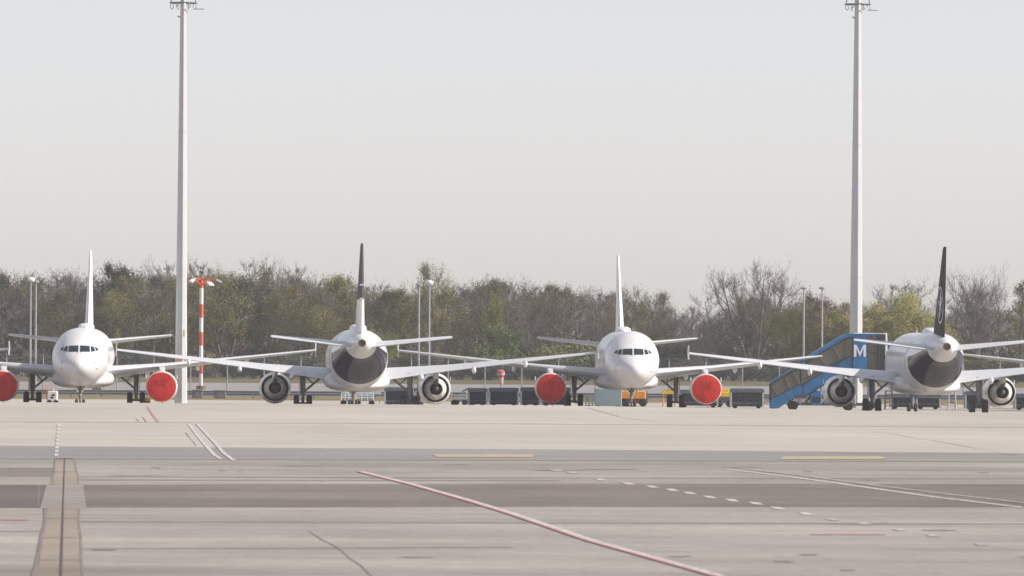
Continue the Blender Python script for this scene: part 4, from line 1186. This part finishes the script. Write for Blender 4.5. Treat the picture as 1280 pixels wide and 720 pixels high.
def gen_tree(seed, H=15.0, spread=0.32, clear=0.25, trunks=1, limbs=16, sub=6, twigs=7, leaf=0, leafsize=.14, up=.55, tw=.03, cone=False):
    rng = random.Random(seed)
    T, C = TB(), TB()
    tips = []
    def branch(p, d, L, r, lev):
        n = 3 if lev > 1 else 4
        pts = [p]; dd = d.normalized()
        for i in range(n):
            j = .16 if lev == 0 else .30
            dd = (dd + Vector((rng.gauss(0, j), rng.gauss(0, j), rng.gauss(0, j) + up * .16))).normalized()
            pts.append(pts[-1] + dd * (L / n))
        for i in range(n):
            ra = r * (1 - .75 * i / n); rb = r * (1 - .75 * (i + 1) / n)
            if lev <= 1: T.seg(pts[i], pts[i + 1], ra, rb, 5 if lev == 0 else 4)
            elif lev == 2: C.seg(pts[i], pts[i + 1], ra, rb, 3)
            else: C.sliver(pts[i], pts[i + 1], max(tw * .5, ra), rng)
        def along(t):
            k = min(n - 1, int(t * n)); return pts[k].lerp(pts[k + 1], t * n - k)
        if lev == 1:
            for i in range(sub):
                t = rng.uniform(.25, 1.0); q = along(t)
                d2 = (pts[-1] - pts[0]).normalized() + Vector((rng.gauss(0, .55), rng.gauss(0, .55), rng.gauss(.35, .4)))
                branch(q, d2, L * rng.uniform(.35, .6), r * .42, 2)
        elif lev == 2:
            for i in range(twigs):
                t = rng.uniform(.1, 1.0); q = along(t)
                d2 = (pts[-1] - pts[0]).normalized() + Vector((rng.gauss(0, .5), rng.gauss(0, .5), rng.gauss(.7, .4)))
                branch(q, d2, L * rng.uniform(.35, .75), tw, 3)
        elif lev == 3:
            for i in range(3):
                q = along(rng.uniform(.2, 1)); e = q + Vector((rng.gauss(0, .3), rng.gauss(0, .3), rng.gauss(.5, .3))) * L * .55
                C.sliver(q, e, tw * .6, rng)
            tips.append(pts[-1]); tips.append(pts[1])
        return pts
    for k in range(trunks):
        a = 2 * PI * k / trunks + rng.uniform(-.3, .3)
        lean = 0 if trunks == 1 else .28
        d = Vector((math.cos(a) * lean, math.sin(a) * lean, 1))
        HH = H * (.86 if trunks == 1 else .80) * rng.uniform(.94, 1.04)
        n = 7; pts = [Vector((math.cos(a) * .15 * (trunks > 1), math.sin(a) * .15 * (trunks > 1), 0))]; dd = d.normalized()
        r = H * .017
        for i in range(n):
            dd = (dd + Vector((rng.gauss(0, .06), rng.gauss(0, .06), .05))).normalized(); pts.append(pts[-1] + dd * HH / n)
        for i in range(n): T.seg(pts[i], pts[i + 1], r * (1 - .85 * i / n), r * (1 - .85 * (i + 1) / n), 6)
        nl = limbs // trunks
        for i in range(nl):
            t = clear + (1 - clear) * (i + rng.random() * .8) / nl
            kk = min(n - 1, int(t * n)); q = pts[kk].lerp(pts[kk + 1], t * n - kk)
            az = i * 2.4 + rng.uniform(-.5, .5)
            prof = (1 - t) * 1.0 + .12 if cone else math.sin(PI * min(1, (t - clear) / (1 - clear) * .78 + .20)) * .9 + .12
            L = H * spread * prof * rng.uniform(.8, 1.2)
            branch(q, Vector((math.cos(az), math.sin(az), up * rng.uniform(.6, 1.6))), L, r * .42 * (1 - .5 * t), 1)
    for i in range(leaf):
        q = tips[rng.randrange(len(tips))]
        C.leaf(q + Vector((rng.gauss(0, .32), rng.gauss(0, .32), rng.gauss(0, .32))), leafsize * rng.uniform(.6, 1.3), rng)
    zmax = max(v[2] for v in C.v)
    k = H / zmax
    out = []
    for B in (T, C):
        out.append((np.array(B.v) * np.array([k, k, k]), B.f))
    return out
def gen_bush(seed, H=3.0, W=2.2, n=1400, a=.14, stems=14):
    rng = random.Random(seed); T, C = TB(), TB()
    lobes = [(Vector((rng.uniform(-.6, .6) * W, rng.uniform(-.5, .5) * W, H * rng.uniform(.3, .72))), rng.uniform(.25, .45) * W) for _ in range(9)]
    for i in range(stems):
        c, r = lobes[rng.randrange(9)]
        b0 = Vector((rng.uniform(-.2, .2), rng.uniform(-.2, .2), 0)); m = b0.lerp(c, .5) + Vector((rng.gauss(0, .1), rng.gauss(0, .1), 0))
        T.seg(b0, m, .05, .035, 4); T.seg(m, c, .035, .015, 4)
        for k in range(14):
            C.sliver(c, c + Vector((rng.gauss(0, 1), rng.gauss(0, 1), rng.gauss(.5, .8))) * r * .8, .025, rng)
    for i in range(n):
        c, r = lobes[rng.randrange(9)]
        d = Vector((rng.gauss(0, 1), rng.gauss(0, 1), rng.gauss(0, 1))).normalized() * r * rng.random() ** .45
        d.z *= .85; q = c + d
        if q.z > .1: C.leaf(q, a * rng.uniform(.6, 1.4), rng)
    return [(np.array(T.v), T.f), (np.array(C.v), C.f)]
def np_mesh(name, v, f, m):
    me = bpy.data.meshes.new(name); me.from_pydata([tuple(p) for p in v], [], f); me.materials.append(MATS[m]); return me

PROTO = {}
def proto(key, gen, leafm, bark='bark'):
    PROTO[key] = (gen, bark, leafm, [None, None])
proto('bare', gen_tree(1, 15, .30, .22, 1, 18, 6, 7), 'twig_grey')
proto('bare2', gen_tree(2, 15, .26, .28, 1, 18, 6, 7), 'twig_brown')
proto('bare3', gen_tree(3, 15, .34, .20, 2, 20, 6, 7), 'twig_grey')
proto('fan', gen_tree(4, 16, .30, .22, 4, 36, 6, 7, tw=.028, up=.9), 'twig_grey')
proto('oval', gen_tree(5, 16, .46, .24, 1, 34, 8, 8, tw=.03, up=.8), 'twig_grey')
proto('budding', gen_tree(6, 14, .32, .18, 1, 18, 6, 7, leaf=4400, leafsize=.10), 'bud_olive')
proto('budding2', gen_tree(7, 14, .30, .2, 2, 18, 6, 7, leaf=4400, leafsize=.10), 'bud_olive')
proto('yellow', gen_tree(8, 11, .46, .10, 2, 26, 7, 7, leaf=20000, leafsize=.11), 'leaf_yellow')
proto('lime', gen_tree(9, 11, .40, .12, 2, 22, 6, 7, leaf=13000, leafsize=.11), 'leaf_lime')
proto('dark', gen_tree(10, 15, .30, .12, 1, 22, 6, 7, leaf=9000, leafsize=.115), 'leaf_dark')
proto('rust', gen_tree(11, 13, .36, .2, 1, 24, 7, 8, leaf=2200, leafsize=.12), 'twig_rust')
proto('cone', gen_tree(12, 15, .24, .15, 1, 26, 5, 7, leaf=1800, leafsize=.12, cone=True), 'bud_olive')
proto('greenish', gen_tree(13, 9, .42, .1, 2, 22, 6, 7, leaf=13000, leafsize=.11), 'leaf_green')
proto('bush_dark', gen_bush(14, 3.2, 2.6), 'leaf_dark')
proto('bush_olive', gen_bush(15, 3.0, 2.8), 'bud_olive')
proto('bush_green', gen_bush(16, 3.2, 3.0, 2000), 'leaf_green')
proto('bush_lime', gen_bush(17, 2.6, 3.0, 3600, .09), 'leaf_olive')
proto('bush_brown', gen_bush(18, 3.4, 2.8, 900, .10, 40), 'twig_brown')

def tree(key, px, ytop, D, name, label, cat='tree', sxy=1.0, group=None, rz=0.0):
    (gt, gc), bark, leafm, cache = PROTO[key]
    if cache[0] is None:
        cache[0] = np_mesh('trunk', gt[0], gt[1], bark); cache[1] = np_mesh('crown', gc[0], gc[1], leafm)
    H0 = gc[0][:, 2].max()
    p = at(px, ytop, D); s = p.z / H0
    t = thing(name, label, cat, (p.x, D, -.03), rz, group); t.scale = (s * sxy, s * sxy, s)
    for nm, me in zip(('trunk', 'crown'), cache):
        o = bpy.data.objects.new(nm, me); COL.objects.link(o); o.parent = t
    return t
IND = [
 ('fan', 942, 315, 905, 'bare_tree', 'tallest fan-shaped leafless tree, left of the yellow-green tree and blue stairs', 1.05),
 ('bare3', 972, 330, 912, 'bare_tree', 'leafless grey tree just right of the tall fan-shaped one', 1.0),
 ('oval', 1222, 319, 900, 'bare_tree', 'large oval-crowned leafless tree right of the right airliner\'s dark fin', 1.0),
 ('bare', 1118, 342, 935, 'bare_tree', 'leafless crown rising behind the large yellow-green tree', 1.3),
 ('bare2', 1142, 343, 938, 'bare_tree', 'thin leafless tree behind the right half of the large yellow-green tree', 1.1),
 ('yellow', 1124, 356, 890, 'budding_tree', 'large rounded yellow-green tree between the right tall mast and the dark fin', 1.0),
 ('yellow', 1104, 378, 886, 'budding_tree', 'smaller yellow-brown tree at the left foot of the large yellow-green tree', 1.0),
 ('yellow', 1150, 382, 887, 'budding_tree', 'yellow-tan rounded tree at the right foot of the large yellow-green tree', 1.0),
 ('lime', 994, 364, 893, 'budding_tree', 'bright lime green budding tree beside the lamp pair above the blue stairs', 1.0),
 ('rust', 1014, 356, 915, 'reddish_tree', 'dark reddish-brown tree behind the left lamp above the blue stairs', .9),
 ('rust', 1036, 361, 917, 'reddish_tree', 'dark reddish-brown tree just right of the lamp pair above the blue stairs', .9),
 ('yellow', 1046, 378, 896, 'budding_tree', 'tan budding tree just left of the right tall mast', .9),
 ('cone', 1277, 348, 905, 'budding_tree', 'grey-green conical tree at the right edge of the photo', 1.2),
 ('dark', 145, 323, 915, 'dark_tree', 'dark dense tree standing above the skyline right of the left airliner\'s fin', .85),
 ('dark', 160, 330, 915, 'dark_tree', 'dark dense tree right beside the taller dark one near the left fin', .8),
 ('budding', 546, 322, 905, 'budding_tree', 'pointed pale grey-green tree peaking behind the middle lamp pair', .75),
 ('lime', 618, 352, 900, 'budding_tree', 'small yellow tinged tree in the wood above the pink windsock', .35),
 ('greenish', 630, 396, 880, 'green_tree', 'dark green leafy tree low in front of the wood above the windsock', .8),
 ('bush_lime', 596, 408, 872, 'green_bush', 'light green bush left of the dark green leafy tree', 1.1),
 ('bush_green', 615, 416, 870, 'green_bush', 'green bush at the foot of the dark green leafy tree', 1.0),
 ('lime', 470, 400, 885, 'green_bush', 'light green bush just right of the second airliner\'s fin', .45),
 ('lime', 488, 408, 884, 'green_bush', 'yellow-green bush further right of the second airliner\'s fin', .55),
 ('budding', 352, 352, 890, 'budding_tree', 'olive budding tree left of the second airliner\'s left tailplane', 1.0),
 ('budding2', 384, 362, 888, 'budding_tree', 'olive budding tree above the second airliner\'s left tailplane', 1.05),
 ('budding', 405, 378, 885, 'budding_tree', 'low olive budding tree just left of the second airliner\'s body', 1.1),
 ('bush_lime', 706, 411, 875, 'green_bush', 'light green bush above the middle airliner\'s left tailplane tip', 1.3),
 ('bush_lime', 730, 412, 876, 'green_bush', 'light green bush just left of the middle airliner\'s nose', 1.3),
 ('budding2', 786, 350, 905, 'budding_tree', 'pale green budding tree just right of the middle airliner\'s fin', .6),
 ('budding', 70, 362, 892, 'budding_tree', 'olive budding tree left of the left airliner\'s fin', 1.0),
 ('budding', 150, 360, 892, 'budding_tree', 'olive budding tree in front of the dark trees right of the left fin', 1.0),
 ('bare2', 200, 316, 925, 'bare_tree', 'thin leafless treetop just left of the left tall mast', .7),
 ('bare2', 243, 314, 925, 'bare_tree', 'thin leafless treetop between the left tall mast and the striped mast', .7),
 ('bare', 262, 318, 926, 'bare_tree', 'thin leafless treetop just right of the striped mast\'s head', .7),
 ('bare2', 322, 312, 925, 'bare_tree', 'tallest thin leafless treetop midway between the striped mast and second fin', .7),
 ('bare', 345, 316, 924, 'bare_tree', 'spindly leafless treetop right of the tallest one before the second fin', .7),
 ('bare2', 363, 319, 923, 'bare_tree', 'spindly leafless treetop nearest on the left to the second airliner\'s fin', .7),
 ('bare3', 905, 345, 915, 'bare_tree', 'low leafless tree left of the tall fan-shaped one', .9),
 ('bare3', 1190, 350, 915, 'bare_tree', 'leafless tree close to the right side of the dark fin', .9),
]
for i, (k, px, yt, D, nm, lab, sx) in enumerate(IND):
    tree(k, px, yt, D, nm, lab, 'bush' if 'bush' in nm else 'tree', sx, rz=i * 1.3)

SKY = [(-400, 330), (-100, 330), (0, 329), (60, 331), (100, 326), (130, 330), (170, 330), (195, 326), (240, 330), (300, 334), (330, 334), (380, 334), (420, 337), (470, 342), (510, 346), (560, 343), (600, 334), (640, 336), (660, 346), (700, 352),
       (760, 352), (800, 364), (830, 360), (860, 372), (895, 374), (920, 352), (960, 345), (1000, 358), (1040, 366), (1070, 372), (1100, 362), (1150, 366), (1180, 370), (1220, 360), (1260, 368), (1300, 358), (1500, 350), (1800, 345)]
def skyline(px):
    for (a, ya), (b, yb) in zip(SKY[:-1], SKY[1:]):
        if a <= px <= b: return ya + (yb - ya) * (px - a) / (b - a)
    return 350
# trees at the front of the wood, one object each
rng = random.Random(77)
GW = 'leafless trees standing in the wood'
for i in range(64):
    px = -120 + i * 24 + rng.uniform(-8, 8)
    D = rng.uniform(895, 935)
    y = skyline(px) + rng.uniform(-2, 22) + (8 if px > 870 else 0)
    k = rng.choice(['bare', 'bare2', 'bare3', 'budding', 'bare2', 'budding', 'budding2'] if px < 560 else ['bare', 'bare2', 'bare3', 'bare', 'bare2', 'bare3', 'budding2'])
    tree(k, px, y, D, 'wood_tree', 'grey-brown spring tree among others like it in the dense wood beyond the fence', 'tree', rng.uniform(.85, 1.2), GW, rng.uniform(0, 6.3))
# the body of the wood behind and its undergrowth: one mass each
def mass(name, items, label=None):
    byM = {}
    for key, x, y, s, sxy, rz in items:
        (gt, gc), bark, leafm, _ = PROTO[key]
        c, sn = math.cos(rz), math.sin(rz)
        for (v, f), m in ((gt, bark), (gc, leafm)):
            vv = v * np.array([s * sxy, s * sxy, s]); w = vv.copy()
            w[:, 0] = vv[:, 0] * c - vv[:, 1] * sn + x; w[:, 1] = vv[:, 0] * sn + vv[:, 1] * c + y
            byM.setdefault(m, []).append((w, f))
    mats = list(byM); loops = []; counts = []; mi = []; V = []; off = 0
    for k, m in enumerate(mats):
        for w, f in byM[m]:
            V.append(w)
            fl = [len(q) for q in f]
            loops.append(np.fromiter((i for q in f for i in q), dtype=np.int64) + off)
            counts += fl; mi += [k] * len(fl); off += len(w)
    V = np.concatenate(V); L = np.concatenate(loops); counts = np.array(counts)
    me = bpy.data.meshes.new(name)
    me.vertices.add(len(V)); me.vertices.foreach_set('co', V.ravel().astype(np.float32))
    me.loops.add(len(L)); me.loops.foreach_set('vertex_index', L.astype(np.int32))
    me.polygons.add(len(counts)); st_ = np.concatenate([[0], np.cumsum(counts)[:-1]])
    me.polygons.foreach_set('loop_start', st_.astype(np.int32))
    for m in mats: me.materials.append(MATS[m])
    me.polygons.foreach_set('material_index', np.array(mi, dtype=np.int32))
    me.update(calc_edges=True); me.validate()
    o = bpy.data.objects.new(name, me); COL.objects.link(o)
    return tag(o, label, 'wood' if 'wood' in name else 'undergrowth', kind='stuff')
items = []
for row, (D, dy) in enumerate([(925, 12), (940, 4), (955, 3), (972, 1), (990, 0)]):
    n = 54
    for i in range(n):
        px = -420 + i * 2100 / n + rng.uniform(-14, 14)
        y = skyline(px) + dy + rng.uniform(-3, 13) + (10 if 870 < px < 1060 or 1160 < px < 1300 else 0)
        p = at(px, y, D); k = rng.choice(['bare', 'bare2', 'bare3', 'bare2', 'budding', 'bare3'] + (['dark'] if row in (0, 1) and rng.random() < .2 else []))
        H0 = PROTO[k][0][1][0][:, 2].max(); items.append((k, p.x, D, p.z / H0, rng.uniform(.9, 1.35), rng.uniform(0, 6.3)))
mass('woodland', items, 'dense grey-brown wood behind the front trees')
items = []
for D, n, h0, h1 in [(868, 70, 1.8, 3.2), (880, 70, 2.8, 4.8), (893, 64, 3.5, 6.5), (915, 60, 4.5, 8.0), (935, 60, 5.0, 8.5)]:
    for i in range(n):
        x = -110 + 220 * i / n + rng.uniform(-1, 1)
        k = rng.choice(['bush_dark', 'bush_dark', 'bush_olive', 'bush_brown', 'bush_brown', 'bush_dark'])
        h = rng.uniform(h0, h1); H0 = PROTO[k][0][1][0][:, 2].max(); items.append((k, x, D + rng.uniform(-2, 2), h / H0, rng.uniform(.9, 1.2) * 3 / h * 1.25 + .2, rng.uniform(0, 6.3)))
mass('undergrowth', items, 'dark low scrub and brambles along the foot of the wood')

# ------------------------------------------------------------------ haze
m = bpy.data.materials.new('haze_air'); m.use_nodes = True
n, l = m.node_tree.nodes, m.node_tree.links
n.remove(n['Principled BSDF'])
v = n.new('ShaderNodeVolumePrincipled')
v.inputs['Color'].default_value = (0.99, 0.975, 0.98, 1); v.inputs['Density'].default_value = 0.00012; v.inputs['Anisotropy'].default_value = 0.2
l.new(v.outputs[0], n['Material Output'].inputs['Volume'])
MATS['haze_air'] = m
b = MB(); b.box((0, 600, 18.5), (1500, 1400, 39)); hz = b.build('haze', 'haze_air'); tag(hz, 'thin pale haze over the airfield', 'haze', kind='stuff')
